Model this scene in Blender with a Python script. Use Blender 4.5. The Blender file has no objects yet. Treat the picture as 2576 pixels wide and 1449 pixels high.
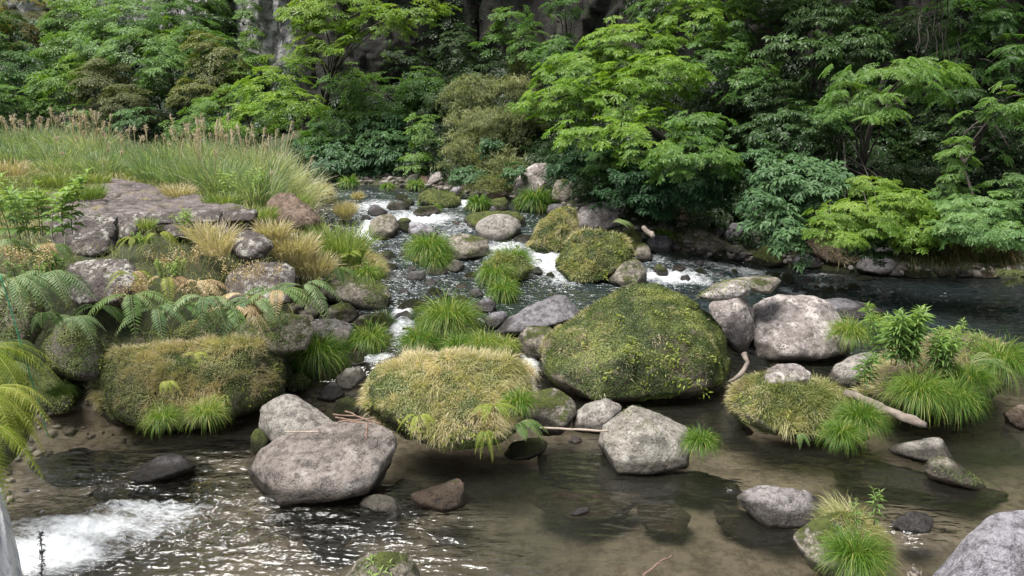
import bpy, bmesh, math
import numpy as np
from mathutils import Vector

# ------------------------------------------------------------------ camera, sky, sun, exposure
scene = bpy.context.scene
COL = scene.collection
CAMH, PITCH, FPX = 4.0, math.radians(14.2), 1946.0
cam_data = bpy.data.cameras.new("camera")
cam = bpy.data.objects.new("camera", cam_data)
COL.objects.link(cam)
cam.location = (0, 0, CAMH)
cam.rotation_euler = (math.radians(90) - PITCH, 0, 0)
cam_data.sensor_width = 36.0
cam_data.lens = 36.0 * FPX / 2576.0
cam_data.clip_start = 0.1
cam_data.clip_end = 900.0
scene.camera = cam
SUN_EL, SUN_AZ = math.radians(70), math.radians(245)     # azimuth clockwise from +Y (north)
world = bpy.data.worlds.new("World")
scene.world = world
world.use_nodes = True
wn, wl = world.node_tree.nodes, world.node_tree.links
wn.clear()
wo = wn.new('ShaderNodeOutputWorld'); wb = wn.new('ShaderNodeBackground')
sky = wn.new('ShaderNodeTexSky'); sky.sky_type = 'NISHITA'; sky.sun_disc = False
sky.sun_elevation = SUN_EL; sky.sun_rotation = SUN_AZ
sky.air_density = 1.0; sky.dust_density = 4.0; sky.ozone_density = 1.0
hs = wn.new('ShaderNodeHueSaturation'); hs.inputs['Saturation'].default_value = 0.45
wl.new(sky.outputs[0], hs.inputs['Color']); wl.new(hs.outputs[0], wb.inputs['Color'])
wb.inputs['Strength'].default_value = 0.08
wl.new(wb.outputs[0], wo.inputs['Surface'])
sun_d = bpy.data.lights.new("sun", 'SUN')
sun_d.energy = 4.2; sun_d.angle = math.radians(34); sun_d.color = (1.0, 0.96, 0.9)
sun = bpy.data.objects.new("sun", sun_d); COL.objects.link(sun)
sd = Vector((math.sin(SUN_AZ) * math.cos(SUN_EL), math.cos(SUN_AZ) * math.cos(SUN_EL), math.sin(SUN_EL)))
sun.rotation_euler = sd.to_track_quat('Z', 'Y').to_euler()
sun.location = (0, 0, 30)
scene.view_settings.view_transform = 'Standard'
scene.view_settings.look = 'None'
scene.view_settings.exposure = 0.82
scene.view_settings.gamma = 1.0
scene.render.engine = 'CYCLES'
scene.cycles.max_bounces = 6
scene.cycles.transparent_max_bounces = 8

# ------------------------------------------------------------------ numeric helpers
CP, SP = math.cos(PITCH), math.sin(PITCH)
def ray(px, py):
    x = (px - 1288.0) / FPX; u = (724.5 - py) / FPX
    return np.array([x, CP + u * SP, -SP + u * CP])
def at(px, py, t):
    return np.array([0, 0, CAMH]) + ray(px, py) * t
CROP = {'F': (0, 0, 1.0), 'L1': (0, 0, .5), 'M1': (858.7, 0, .5), 'R1': (1717.3, 0, .5), 'L2': (0, 724.5, .5),
        'M2': (858.7, 724.5, .5), 'R2': (1717.3, 724.5, .5), 'A': (766.7, 408.9, .3792), 'B': (1277.8, 383.3, .2646),
        'C': (1661.1, 479.2, .2232), 'D': (2172.3, 543.1, .2204)}
def cv(tag, pts):
    ox, oy, s = CROP[tag]
    return np.array([(ox + x * s, oy + y * s) for x, y in pts])
def sst(x):
    x = np.clip(x, 0, 1); return x * x * (3 - 2 * x)
def _h(ix, iy, iz, s):
    n = (ix.astype(np.int64) * 374761393 + iy.astype(np.int64) * 668265263 + iz.astype(np.int64) * 1274126177 + s * 974634777) & 0xffffffff
    n = ((n ^ (n >> 13)) * 1103515245) & 0xffffffff
    n = ((n ^ (n >> 15)) * 2246822519) & 0xffffffff
    return ((n ^ (n >> 16)) & 0xffff) / 32767.5 - 1.0
def vn(P, s=0):
    P = np.asarray(P, float); I = np.floor(P).astype(np.int64); F = P - I; F = F * F * F * (F * (F * 6 - 15) + 10)
    x, y, z = I[:, 0], I[:, 1], I[:, 2]; fx, fy, fz = F[:, 0], F[:, 1], F[:, 2]
    def L(a, b, t): return a + (b - a) * t
    return L(L(L(_h(x, y, z, s), _h(x + 1, y, z, s), fx), L(_h(x, y + 1, z, s), _h(x + 1, y + 1, z, s), fx), fy),
             L(L(_h(x, y, z + 1, s), _h(x + 1, y, z + 1, s), fx), L(_h(x, y + 1, z + 1, s), _h(x + 1, y + 1, z + 1, s), fx), fy), fz)
def fbm(P, o=4, s=0, g=.5):
    r = 0; a = 1; q = np.asarray(P, float).copy(); tot = 0
    for i in range(o):
        r = r + a * vn(q, s + i); tot += a; a *= g; q = q * 2.03 + 7.7
    return r / tot
def cells(P, s=0, tilt=0.):
    """distance to the nearest / second nearest jittered cell point, and the cell's random value"""
    I = np.floor(P).astype(np.int64); best = np.full(len(P), 9.); sec = best.copy(); val = np.zeros(len(P))
    for a in (-1, 0, 1):
        for b in (-1, 0, 1):
            for c in (-1, 0, 1):
                J = I + np.array([a, b, c])
                o = np.stack([_h(J[:, 0], J[:, 1], J[:, 2], s + k) for k in (1, 2, 3)], 1) * .4 + .5
                d = np.linalg.norm(J + o - P, axis=1); v = _h(J[:, 0], J[:, 1], J[:, 2], s + 9)
                if tilt: v = v + tilt * np.sum((P - J - o) * np.stack([_h(J[:, 0], J[:, 1], J[:, 2], s + k) for k in (5, 6, 7)], 1), 1)
                m = d < best; sec = np.where(m, best, np.minimum(sec, d)); val = np.where(m, v, val); best = np.where(m, d, best)
    return best, sec, val
def nrm(v): return v / np.maximum(np.linalg.norm(v, axis=-1, keepdims=True), 1e-9)

# ------------------------------------------------------------------ object helpers
def tag(o, label=None, cat=None, group=None, kind=None):
    if label: o['label'] = label
    if cat: o['category'] = cat
    if group: o['group'] = group
    if kind: o['kind'] = kind
    return o
def mesh(name, V, faces, mats, attrs=None, parent=None, origin=None, smooth=True, midx=None):
    """V (n,3); faces: list of int arrays (k,3) or (k,4); linked as one mesh object"""
    V = np.asarray(V, np.float64)
    o0 = np.zeros(3) if origin is None else np.asarray(origin, float)
    me = bpy.data.meshes.new(name)
    me.vertices.add(len(V)); me.vertices.foreach_set('co', (V - o0).astype(np.float32).ravel())
    faces = [np.asarray(f) for f in faces if len(f)]
    loops = np.concatenate([f.ravel() for f in faces]).astype(np.int32)
    tot = np.concatenate([np.full(len(f), f.shape[1]) for f in faces]).astype(np.int32)
    start = np.concatenate([[0], np.cumsum(tot)[:-1]]).astype(np.int32)
    me.loops.add(len(loops)); me.loops.foreach_set('vertex_index', loops)
    me.polygons.add(len(tot)); me.polygons.foreach_set('loop_start', start); me.polygons.foreach_set('loop_total', tot)
    if smooth: me.polygons.foreach_set('use_smooth', np.ones(len(tot), bool))
    if midx is not None: me.polygons.foreach_set('material_index', np.asarray(midx, np.int32))
    for k, a in (attrs or {}).items():
        at_ = me.attributes.new(k, 'FLOAT', 'POINT'); at_.data.foreach_set('value', np.asarray(a, np.float32))
    me.update(calc_edges=True)
    for m in (mats if isinstance(mats, (list, tuple)) else [mats]): me.materials.append(m)
    o = bpy.data.objects.new(name, me); COL.objects.link(o)
    o.location = o0
    if parent is not None:
        o.parent = parent; o.location = o0 - np.array(parent.location)
    return o
def empty(name, loc):
    o = bpy.data.objects.new(name, None); COL.objects.link(o); o.location = loc; o.empty_display_size = .2
    return o
class Geo:
    """accumulates vertices, quads/tris and a per-vertex tone"""
    def __init__(s): s.V = []; s.Q = []; s.T = []; s.A = []; s.n = 0
    def add(s, V, Q=None, T=None, tone=None):
        V = np.asarray(V, float)
        if Q is not None and len(Q): s.Q.append(np.asarray(Q) + s.n)
        if T is not None and len(T): s.T.append(np.asarray(T) + s.n)
        s.V.append(V); s.n += len(V)
        s.A.append(np.full(len(V), .5) if tone is None else np.broadcast_to(np.asarray(tone, float), (len(V),)))
    def build(s, name, mat, parent=None, origin=None, smooth=False):
        f = []
        if s.Q: f.append(np.concatenate(s.Q))
        if s.T: f.append(np.concatenate(s.T))
        return mesh(name, np.concatenate(s.V), f, mat, {'tone': np.concatenate(s.A)}, parent, origin, smooth)
def tube(pts, rad, k=7, wob=0, seed=0):
    pts = np.asarray(pts, float); n = len(pts); rad = np.broadcast_to(np.asarray(rad, float), (n,))
    T = nrm(np.gradient(pts, axis=0)); a = np.array([.3, .2, .93]); X = nrm(np.cross(T, a)); Y = np.cross(T, X)
    th = np.linspace(0, 2 * np.pi, k, endpoint=False)
    R = rad[:, None] * np.ones(k)
    V = pts[:, None] + R[..., None] * (np.cos(th)[None, :, None] * X[:, None] + np.sin(th)[None, :, None] * Y[:, None])
    V = V.reshape(-1, 3)
    if wob: V = V + np.stack([vn(V * 9, seed + i) for i in range(3)], 1) * np.repeat(rad, k)[:, None] * wob
    i = np.arange(n - 1)[:, None] * k; j = np.arange(k)[None]; j2 = (j + 1) % k
    Q = np.stack([i + j, i + j2, i + k + j2, i + k + j], -1).reshape(-1, 4)
    V = np.concatenate([V, pts[:1], pts[-1:]])
    c0, c1 = n * k, n * k + 1; jj = np.arange(k)
    Tt = np.concatenate([np.stack([np.full(k, c0), (jj + 1) % k, jj], 1), np.stack([np.full(k, c1), (n - 1) * k + jj, (n - 1) * k + (jj + 1) % k], 1)])
    return V, Q, Tt
def bez(a, b, c, n=8):
    a, b, c = map(lambda q: np.asarray(q, float), (a, b, c)); t = np.linspace(0, 1, n)[:, None]
    return (1 - t) ** 2 * a + 2 * t * (1 - t) * b + t * t * c

# ------------------------------------------------------------------ materials
def newmat(name):
    m = bpy.data.materials.new(name); m.use_nodes = True; nt = m.node_tree; nt.nodes.clear()
    return m, nt
class N:
    def __init__(s, nt): s.nt = nt
    def __call__(s, t, **kw):
        n = s.nt.nodes.new(t)
        for k, v in kw.items(): setattr(n, k, v)
        return n
    def link(s, a, b): s.nt.links.new(a, b)
    def noise(s, vec, scale, detail=4, rough=.55, w=None):
        n = s('ShaderNodeTexNoise'); n.inputs['Scale'].default_value = scale; n.inputs['Detail'].default_value = detail
        n.inputs['Roughness'].default_value = rough
        if vec is not None: s.link(vec, n.inputs['Vector'])
        return n.outputs['Fac']
    def ramp(s, fac, stops):
        n = s('ShaderNodeValToRGB'); e = n.color_ramp.elements
        while len(e) < len(stops): e.new(.5)
        for i, (p, c) in enumerate(stops):
            e[i].position = p; e[i].color = (c, c, c, 1) if isinstance(c, (int, float)) else (*c, 1)
        s.link(fac, n.inputs[0]); return n.outputs[0]
    def mix(s, f, a, b, mode='MIX'):
        n = s('ShaderNodeMix', data_type='RGBA', blend_type=mode)
        for sock, v in ((n.inputs[0], f), (n.inputs[6], a), (n.inputs[7], b)):
            if isinstance(v, (int, float)): sock.default_value = v if sock == n.inputs[0] else (v, v, v, 1)
            elif isinstance(v, tuple): sock.default_value = (*v, 1)
            else: s.link(v, sock)
        return n.outputs[2]
    def math(s, op, a, b=None, clamp=False):
        n = s('ShaderNodeMath', operation=op, use_clamp=clamp)
        for i, v in enumerate((a, b)):
            if v is None: continue
            if isinstance(v, (int, float)): n.inputs[i].default_value = v
            else: s.link(v, n.inputs[i])
        return n.outputs[0]
    def attr(s, name):
        return s('ShaderNodeAttribute', attribute_name=name).outputs['Fac']
    def bump(s, h, strength=.5, dist=.02, normal=None):
        n = s('ShaderNodeBump'); n.inputs['Strength'].default_value = strength; n.inputs['Distance'].default_value = dist
        s.link(h, n.inputs['Height'])
        if normal is not None: s.link(normal, n.inputs['Normal'])
        return n.outputs[0]
_mats = {}
def leafmat(name, dark, mid, light, trans=.35, rough=.5, spec=.35):
    """leaf: tone attribute picks between a dark, a mid and a light colour"""
    if name in _mats: return _mats[name]
    m, nt = newmat(name); n = N(nt)
    c = n.ramp(n.attr('tone'), [(0, dark), (.5, mid), (1, light)])
    p = n('ShaderNodeBsdfPrincipled'); n.link(c, p.inputs['Base Color']); p.inputs['Roughness'].default_value = rough
    p.inputs['Specular IOR Level'].default_value = spec
    tr = n('ShaderNodeBsdfTranslucent'); tc = n.mix(1.0, c, (1.25, 1.3, .55), 'MULTIPLY'); n.link(tc, tr.inputs['Color'])
    mx = n('ShaderNodeMixShader'); mx.inputs[0].default_value = trans
    n.link(p.outputs[0], mx.inputs[1]); n.link(tr.outputs[0], mx.inputs[2])
    o = n('ShaderNodeOutputMaterial'); n.link(mx.outputs[0], o.inputs[0]); _mats[name] = m
    return m
def rockmat(name, c1, c2, lichen=.4, lcol=(.55, .53, .5), moss=0., mcol=(.07, .085, .02), rough=.85, spk=1., crack_col=(.05, .035, .025)):
    if name in _mats: return _mats[name]
    m, nt = newmat(name); n = N(nt)
    tc = n('ShaderNodeTexCoord').outputs['Object']
    oi = n('ShaderNodeObjectInfo')
    va = n('ShaderNodeVectorMath', operation='ADD'); n.link(tc, va.inputs[0])
    cmb = n('ShaderNodeCombineXYZ'); r10 = n.math('MULTIPLY', oi.outputs['Random'], 37.)
    for i in range(3): n.link(r10, cmb.inputs[i])
    n.link(cmb.outputs[0], va.inputs[1]); P = va.outputs[0]
    big = n.noise(P, 1.6, 5, .6); med = n.noise(P, 7, 6, .65); fine = n.noise(P, 38, 5, .7); grit = n.noise(P, 95, 2, .6)
    c = n.mix(n.ramp(big, [(.32, 0.), (.68, 1.)]), c1, c2)
    c = n.mix(n.ramp(med, [(.40, .8), (.5, 0.)]), c, tuple(v * .38 for v in c1))
    c = n.mix(n.ramp(n.noise(P, 14, 5, .72), [(.40, .75), (.5, 0.), (.56, 0.), (.66, .5)]), c, n.mix(n.ramp(n.noise(P, 14, 5, .72), [(.5, 0.), (.52, 1.)]), tuple(v * .35 for v in c1), tuple(min(1, v * 1.55) for v in c2)))
    c = n.mix(n.ramp(fine, [(.3, .55), (.5, 0.), (.62, .0), (.75, .5)]), c, tuple(v * .55 for v in c2))
    c = n.mix(n.math('MULTIPLY', n.ramp(grit, [(.45, 0.), (.6, 1.)]), .35 * spk), c, tuple(min(1, v * 1.9) for v in c2))
    # lichen crusts: patchy, speckled
    lp = n.math('ADD', n.math('MULTIPLY', big, .5), n.math('MULTIPLY', n.noise(P, 5, 3, .5), .6))
    thr = .76 - .26 * lichen
    lm = n.ramp(lp, [(thr - .06, 0.), (thr + .08, 1.)])
    sp = n.ramp(n.noise(P, 12, 7, .75), [(.48, 0.), (.54, 1.)])
    lmask = n.math('MULTIPLY', n.math('MULTIPLY', lm, sp), min(1, .35 + lichen))
    c = n.mix(lmask, c, lcol)
    # dark crack lines along the voronoi cell edges
    vo = n('ShaderNodeTexVoronoi', feature='DISTANCE_TO_EDGE'); vo.inputs['Scale'].default_value = 1.7; n.link(n.mix(.12, P, n_col(n, P)), vo.inputs['Vector'])
    crack = n.ramp(vo.outputs[0], [(0, 1.), (.014, 0.)])
    crack = n.math('MULTIPLY', crack, n.ramp(n.noise(P, 2.3, 4), [(.54, 0.), (.62, .7)]))
    c = n.mix(n.math('MULTIPLY', crack, .6), c, crack_col)
    geo = n('ShaderNodeNewGeometry'); sep = n('ShaderNodeSeparateXYZ'); n.link(geo.outputs['Normal'], sep.inputs[0])
    mm = None
    if moss > 0:
        mv = n.math('ADD', n.math('MULTIPLY', sep.outputs[2], .22), n.math('ADD', n.math('MULTIPLY', n.noise(P, 2.6, 5, .65), .75), n.math('MULTIPLY', fine, .12)))
        t2 = .86 - .52 * moss
        mm = n.ramp(mv, [(t2 - .03, 0.), (t2 + .05, 1.)])
        mc = n.mix(n.ramp(n.noise(P, 9, 4), [(.35, 0.), (.65, 1.)]), tuple(v * .55 for v in mcol), tuple(v * 1.5 for v in mcol))
        c = n.mix(mm, c, mc)
    wet = n.attr('wet')
    c = n.mix(wet, c, n.mix(1., c, (.24, .23, .21), 'MULTIPLY'))
    p = n('ShaderNodeBsdfPrincipled'); n.link(c, p.inputs['Base Color'])
    n.link(n.math('SUBTRACT', rough, n.math('MULTIPLY', wet, .5)), p.inputs['Roughness'])
    p.inputs['Specular IOR Level'].default_value = .35
    h = n.math('ADD', n.math('MULTIPLY', med, .8), n.math('ADD', n.math('MULTIPLY', fine, .5), n.math('MULTIPLY', grit, .12)))
    h = n.math('SUBTRACT', h, n.math('MULTIPLY', crack, .25))
    if mm is not None: h = n.math('ADD', h, n.math('MULTIPLY', mm, n.math('MULTIPLY', n.noise(P, 60, 3), .7)))
    n.link(n.bump(h, 1., .06), p.inputs['Normal'])
    o = n('ShaderNodeOutputMaterial'); n.link(p.outputs[0], o.inputs[0]); _mats[name] = m
    return m
def n_col(n, P):
    x = n('ShaderNodeTexNoise'); x.inputs['Scale'].default_value = 2.; n.link(P, x.inputs['Vector']); return x.outputs['Color']
def plainmat(name, c1, c2, scale=8, rough=.8, bump=.4, stretch=None):
    if name in _mats: return _mats[name]
    m, nt = newmat(name); n = N(nt); P = n('ShaderNodeTexCoord').outputs['Object']
    if stretch:
        mp = n('ShaderNodeMapping'); mp.inputs['Scale'].default_value = stretch; n.link(P, mp.inputs[0]); P = mp.outputs[0]
    f = n.noise(P, scale, 6, .65); c = n.mix(n.ramp(f, [(.35, 0.), (.65, 1.)]), c1, c2)
    p = n('ShaderNodeBsdfPrincipled'); n.link(c, p.inputs['Base Color']); p.inputs['Roughness'].default_value = rough
    n.link(n.bump(n.noise(P, scale * 3, 5, .7), bump, .02), p.inputs['Normal'])
    o = n('ShaderNodeOutputMaterial'); n.link(p.outputs[0], o.inputs[0]); _mats[name] = m
    return m
# ------------------------------------------------------------------ water level, banks and terrain heights
def W(x, y):
    x = np.asarray(x, float); y = np.asarray(y, float)
    edge = 9.6 + .25 * np.sin(x * 1.7) + .9 * sst((x - 1.5) / 3)
    near = .34 * sst((y - edge) / 1.6)
    right = 1 - .75 * sst((x - 3.0) / 3.0)
    far = .62 * sst((y - 14.2 + .15 * np.sin(x * 2)) / 5.5) * (1 - .8 * sst((x - 2.5) / 4))
    return near * right + far + .012 * np.clip(y - 20, 0, 30)
def hit(px, py, f, tmin=3., tmax=60., n=900):
    t = np.linspace(tmin, tmax, n); r = ray(px, py); P = np.array([0, 0, CAMH]) + t[:, None] * r
    d = P[:, 2] - f(P[:, 0], P[:, 1]); k = np.argmax(d < 0)
    if d[k] >= 0: return tmax
    if k == 0: return tmin
    a = d[k - 1] / (d[k - 1] - d[k]); return t[k - 1] + a * (t[k] - t[k - 1])
def onw(px, py):
    t = hit(px, py, W); return at(px, py, t)
def line(pts): return [tuple(onw(*p)[:2]) for p in pts]
FAR = [(-90., 47.), (-22., 44.), (-13., 38.), (-9.5, 31.5)] + line([(690, 436), (780, 447), (900, 462), (1000, 470), (1120, 480), (1290, 505), (1420, 545), (1500, 590), (1640, 615), (1720, 640),
      (1840, 655), (1950, 668), (2080, 680), (2250, 695), (2420, 697), (2576, 700), (2900, 720)]) + [(40., 14.), (90., 16.)]
LEFT = line([(800, 452), (806, 500), (800, 560), (850, 610), (900, 650), (935, 700), (850, 735), (790, 790), (770, 850), (745, 930), (705, 985), (560, 1020),
       (380, 1040), (200, 1030), (60, 1060), (10, 1130), (-60, 1250), (-300, 1449)]) + [(-9., 3.), (-9., -20.), (-90., -20.), (-90., 26.), (-22., 26.5)]
FARP = FAR + [(90., 120.), (-90., 120.)]
def pdist(x, y, poly, closed=True):
    """signed distance to polygon, positive inside"""
    x = np.asarray(x, float); y = np.asarray(y, float); best = np.full(x.shape, 1e9); ins = np.zeros(x.shape, bool)
    n = len(poly)
    for i in range(n):
        ax, ay = poly[i]; bx, by = poly[(i + 1) % n]
        dx, dy = bx - ax, by - ay; L = dx * dx + dy * dy + 1e-12
        u = np.clip(((x - ax) * dx + (y - ay) * dy) / L, 0, 1)
        best = np.minimum(best, np.hypot(x - ax - u * dx, y - ay - u * dy))
        c = ((ay > y) != (by > y)) & (x < (bx - ax) * (y - ay) / (by - ay + 1e-12) + ax); ins ^= c
    return np.where(ins, best, -best)
def G(x, y):
    x = np.asarray(x, float); y = np.asarray(y, float); w = W(x, y)
    P = np.stack([x.ravel(), y.ravel(), np.zeros(x.size)], 1)
    n1 = fbm(P * .5, 4, 3).reshape(x.shape); n2 = fbm(P * 2.2, 3, 11).reshape(x.shape)
    dF = pdist(x, y, FARP); dL = pdist(x, y, LEFT)
    bed = w - .42 - .14 * n1 - .05 * n2
    bed = bed + .3 * sst((dF + 1.0) / 1.0) + .3 * sst((dL + 1.) / 1.)
    far = w + .05 + .45 * np.clip(dF, 0, 3) + .75 * np.clip(dF - 3, 0, 9) + .3 * np.clip(dF - 12, 0, 60) + .15 * n1 * np.clip(dF, 0, 2)
    plat = np.where(y > 9, 2.0, 2.0 - .14 * (9 - y))
    plat = np.clip(plat, .8, 2.1) + .1 * n1 + .1 * sst((y - 14) / 8)
    left = w + .05 + (plat - w) * (1 - np.exp(-np.clip(dL, 0, 30) / .8)) * sst(np.clip(dL, 0, 30) / 1.) + .06 * n2
    g = bed
    g = np.where(dF > 0, np.maximum(far, bed), g)
    g = np.where(dL > 0, np.maximum(left, bed), g)
    return g
def surf(x, y): return np.maximum(W(x, y), G(x, y))
def onsurf(px, py):
    return at(px, py, hit(px, py, surf, n=500))

def plan_pt(px, py, z):
    r = ray(px, py); t = (z - CAMH) / r[2]; return np.array([0, 0])  + r[:2] * t
def grid(xs, ys, zf):
    X, Y = np.meshgrid(xs, ys); Z = zf(X, Y); nx = len(xs); ny = len(ys)
    V = np.stack([X.ravel(), Y.ravel(), Z.ravel()], 1)
    i = np.arange(ny - 1)[:, None] * nx + np.arange(nx - 1)[None]
    return V, np.stack([i, i + 1, i + 1 + nx, i + nx], -1).reshape(-1, 4)
def axis(*segs):
    out = []
    for a, b, s in segs: out.append(np.arange(a, b, s))
    out.append([segs[-1][1]]); return np.concatenate(out)

# ground
m, nt = newmat('riverbed_soil'); n = N(nt); P = n('ShaderNodeTexCoord').outputs['Object']
c = n.mix(n.ramp(n.noise(P, .9, 6, .6), [(.35, 0.), (.65, 1.)]), (.14, .117, .095), (.235, .205, .165))
c = n.mix(n.ramp(n.noise(P, 6, 5, .7), [(.45, 0.), (.6, .7)]), c, (.06, .045, .03))
vo = n('ShaderNodeTexVoronoi'); vo.inputs['Scale'].default_value = 14.; n.link(P, vo.inputs['Vector'])
peb = n.ramp(n.noise(P, 1.7, 3), [(.5, 0.), (.6, .6)])
c = n.mix(peb, c, n.mix(.75, n.ramp(vo.outputs['Color'], [(0, (.05, .045, .04)), (1, (.26, .22, .18))]), c))
bk = n.attr('bank')
c = n.mix(bk, c, n.mix(n.ramp(n.noise(P, 3, 6, .7), [(.4, 0.), (.6, 1.)]), (.02, .03, .01), (.045, .05, .018)))
p = n('ShaderNodeBsdfPrincipled'); n.link(c, p.inputs['Base Color']); p.inputs['Roughness'].default_value = .9
n.link(n.bump(n.math('ADD', n.noise(P, 18, 6, .7), n.math('MULTIPLY', vo.outputs['Distance'], -.4)), .6, .03), p.inputs['Normal'])
o = n('ShaderNodeOutputMaterial'); n.link(p.outputs[0], o.inputs[0]); M_BED = m
xs = axis((-300, -60, 30), (-60, -16, 2), (-16, -9, .3), (-9, 12, .09), (12, 20, .4), (20, 60, 3), (60, 300, 30))
ys = axis((-60, -8, 8), (-8, 3, .6), (3, 20, .09), (20, 36, .18), (36, 60, 1.5), (60, 120, 6), (120, 400, 40))
V, Q = grid(xs, ys, G)
bank = np.maximum(sst((V[:, 2] - W(V[:, 0], V[:, 1]) - .03) / .15), sst((pdist(V[:, 0], V[:, 1], FARP) + .8) / .5))
tag(mesh('ground', V, [Q], M_BED, {'bank': bank}), kind='structure')

# water
FOAM_GLINT = [(1000, 540, 200, 70, .55), (1350, 640, 200, 80, .48), (1750, 690, 330, 40, .5), (1050, 720, 150, 90, .42), (1130, 600, 120, 50, .55), (1010, 870, 60, 40, .5), (560, 1290, 420, 110, .3), (1000, 1330, 150, 60, .22), (950, 520, 110, 22, .75), (1060, 548, 130, 22, .9), (925, 585, 45, 45, 1.1), (1160, 570, 100, 20, .6), (1000, 640, 60, 40, .5), (1010, 700, 70, 30, .5),  # broad faint patches paint white ripple glints on the rapids, the rest is foam
        (1270, 628, 70, 35, .85), (1370, 655, 70, 45, 1.0), (1430, 695, 60, 30, 1.0), (1012, 790, 32, 22, 1.1), (1008, 830, 38, 30, 1.1), (950, 905, 55, 20, .8), (1330, 915, 28, 45, 1.),
        (1690, 700, 130, 24, 1.0), (1850, 680, 140, 16, .7), (1760, 665, 110, 14, .5), (2060, 722, 110, 14, .65), (1995, 735, 40, 14, .9), (2060, 697, 90, 9, .6), (2120, 800, 60, 10, .55), (900, 487, 100, 8, .5), (870, 450, 60, 4, .5),
        (1172, 515, 30, 14, 1.0), (1650, 650, 50, 15, .7), (1120, 745, 120, 22, .4), (1240, 560, 60, 10, .4), (1200, 790, 60, 25, .35), (950, 560, 90, 12, .7),
        (100, 1390, 170, 60, 1.5), (230, 1335, 220, 42, 1.1), (380, 1290, 190, 30, .75), (520, 1280, 150, 22, .35), (1335, 970, 30, 30, .6), (1840, 1225, 30, 14, .3), (860, 1180, 0, 0, 0),
        (2300, 745, 200, 20, .3), (1840, 625, 25, 14, .6), (1500, 545, 60, 8, .5), (1310, 545, 50, 10, .5), (2290, 1350, 80, 20, .22)]
FOAM_GLINT_W = []
for (px, py, rx, ry, s) in FOAM_GLINT:
    if rx == 0: continue
    c0 = onw(px, py); a = onw(px + rx, py); b = onw(px, py - ry); d = onw(px, py + ry)
    FOAM_GLINT_W.append((c0[0], c0[1], abs(a[0] - c0[0]), abs(b[1] - d[1]) / 2, s * (.93 if py < 1100 else 1.)))
def foam_glint_f(x, y):
    f = np.zeros(np.shape(x))
    for cx, cy, rx, ry, s in FOAM_GLINT_W:
        f = np.maximum(f, s * np.exp(-(((x - cx) / rx) ** 2 + ((y - cy) / ry) ** 2) * .9))
    return f
RIP = [(430, 1290, 330, 90, .85), (700, 1350, 400, 110, .6), (300, 1200, 200, 60, .6), (1050, 1330, 200, 90, .5), (2280, 1330, 160, 60, .6), (1100, 1400, 300, 80, .4), (560, 1150, 120, 40, .5)]
RIPW = []
for (px, py, rx, ry, s) in RIP:
    c0 = onw(px, py); a = onw(px + rx, py); b = onw(px, py - ry); d = onw(px, py + ry)
    RIPW.append((c0[0], c0[1], abs(a[0] - c0[0]), abs(b[1] - d[1]) / 2, s))
def ripf(x, y):
    f = .12 + .42 * sst((y - 9.5) / 2.5) * (1 - .5 * sst((y - 15) / 8))
    for cx, cy, rx, ry, s in RIPW: f = np.maximum(f, s * np.exp(-(((x - cx) / rx) ** 2 + ((y - cy) / ry) ** 2)))
    return np.clip(f + foam_glint_f(x, y), 0, 1.3)
m, nt = newmat('river_water'); n = N(nt); P = n('ShaderNodeTexCoord').outputs['Object']
foam = n.attr('foam'); rip = n.attr('ripple')  # foam attribute also carries the painted ripple glints
mp = n('ShaderNodeMapping'); mp.inputs['Scale'].default_value = (.7, 1.5, 1); mp.inputs['Rotation'].default_value = (0, 0, .25); n.link(P, mp.inputs[0]); PW = mp.outputs[0]
wn1 = n.noise(PW, 2.6, 2, .5); wn2 = n.noise(PW, 6.5, 2, .5); wn3 = n.noise(PW, 17, 2, .5)
h = n.math('ADD', n.math('MULTIPLY', wn1, .9), n.math('ADD', n.math('MULTIPLY', wn2, .7), n.math('MULTIPLY', wn3, .13)))
h = n.math('MULTIPLY', h, rip)
bm = n.bump(h, 1., .24)
mp2 = n('ShaderNodeMapping'); mp2.inputs['Scale'].default_value = (.55, 1.7, 1); mp2.inputs['Rotation'].default_value = (0, 0, .2); n.link(P, mp2.inputs[0])
fn = n.math('ADD', n.math('MULTIPLY', n.noise(mp2.outputs[0], 13, 8, .85), 1.05), n.math('MULTIPLY', n.noise(PW, 1.9, 3, .6), .3))
fmask = n.ramp(n.math('ADD', n.math('SUBTRACT', n.math('MULTIPLY', foam, .55), .92), fn), [(-.0, 0.), (.10, .3), (.34, .92)])
gl = n('ShaderNodeBsdfGlossy'); gl.inputs['Roughness'].default_value = .11; gl.inputs['Color'].default_value = (.95, .97, 1, 1); n.link(bm, gl.inputs['Normal'])
tr = n('ShaderNodeBsdfTransparent')
depth = n.attr('depth')
n.link(n.ramp(depth, [(0, (.96, .95, .9)), (.4, (.78, .77, .71)), (1, (.36, .41, .37))]), tr.inputs['Color'])
df = n('ShaderNodeBsdfDiffuse'); n.link(n.ramp(depth, [(0, (.075, .07, .05)), (.6, (.05, .055, .045)), (1, (.028, .042, .045))]), df.inputs['Color']); n.link(bm, df.inputs['Normal'])
sub = n('ShaderNodeMixShader'); n.link(n.ramp(depth, [(0, .03), (.4, .16), (1, .8)]), sub.inputs[0]); n.link(tr.outputs[0], sub.inputs[1]); n.link(df.outputs[0], sub.inputs[2])
fr = n('ShaderNodeFresnel'); fr.inputs['IOR'].default_value = 1.33; n.link(bm, fr.inputs['Normal'])
m1 = n('ShaderNodeMixShader'); n.link(n.math('MULTIPLY', fr.outputs[0], 2.0, True), m1.inputs[0]); n.link(sub.outputs[0], m1.inputs[1]); n.link(gl.outputs[0], m1.inputs[2])
fo = n('ShaderNodeBsdfPrincipled'); fo.inputs['Base Color'].default_value = (.8, .84, .88, 1); fo.inputs['Roughness'].default_value = .5
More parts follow.
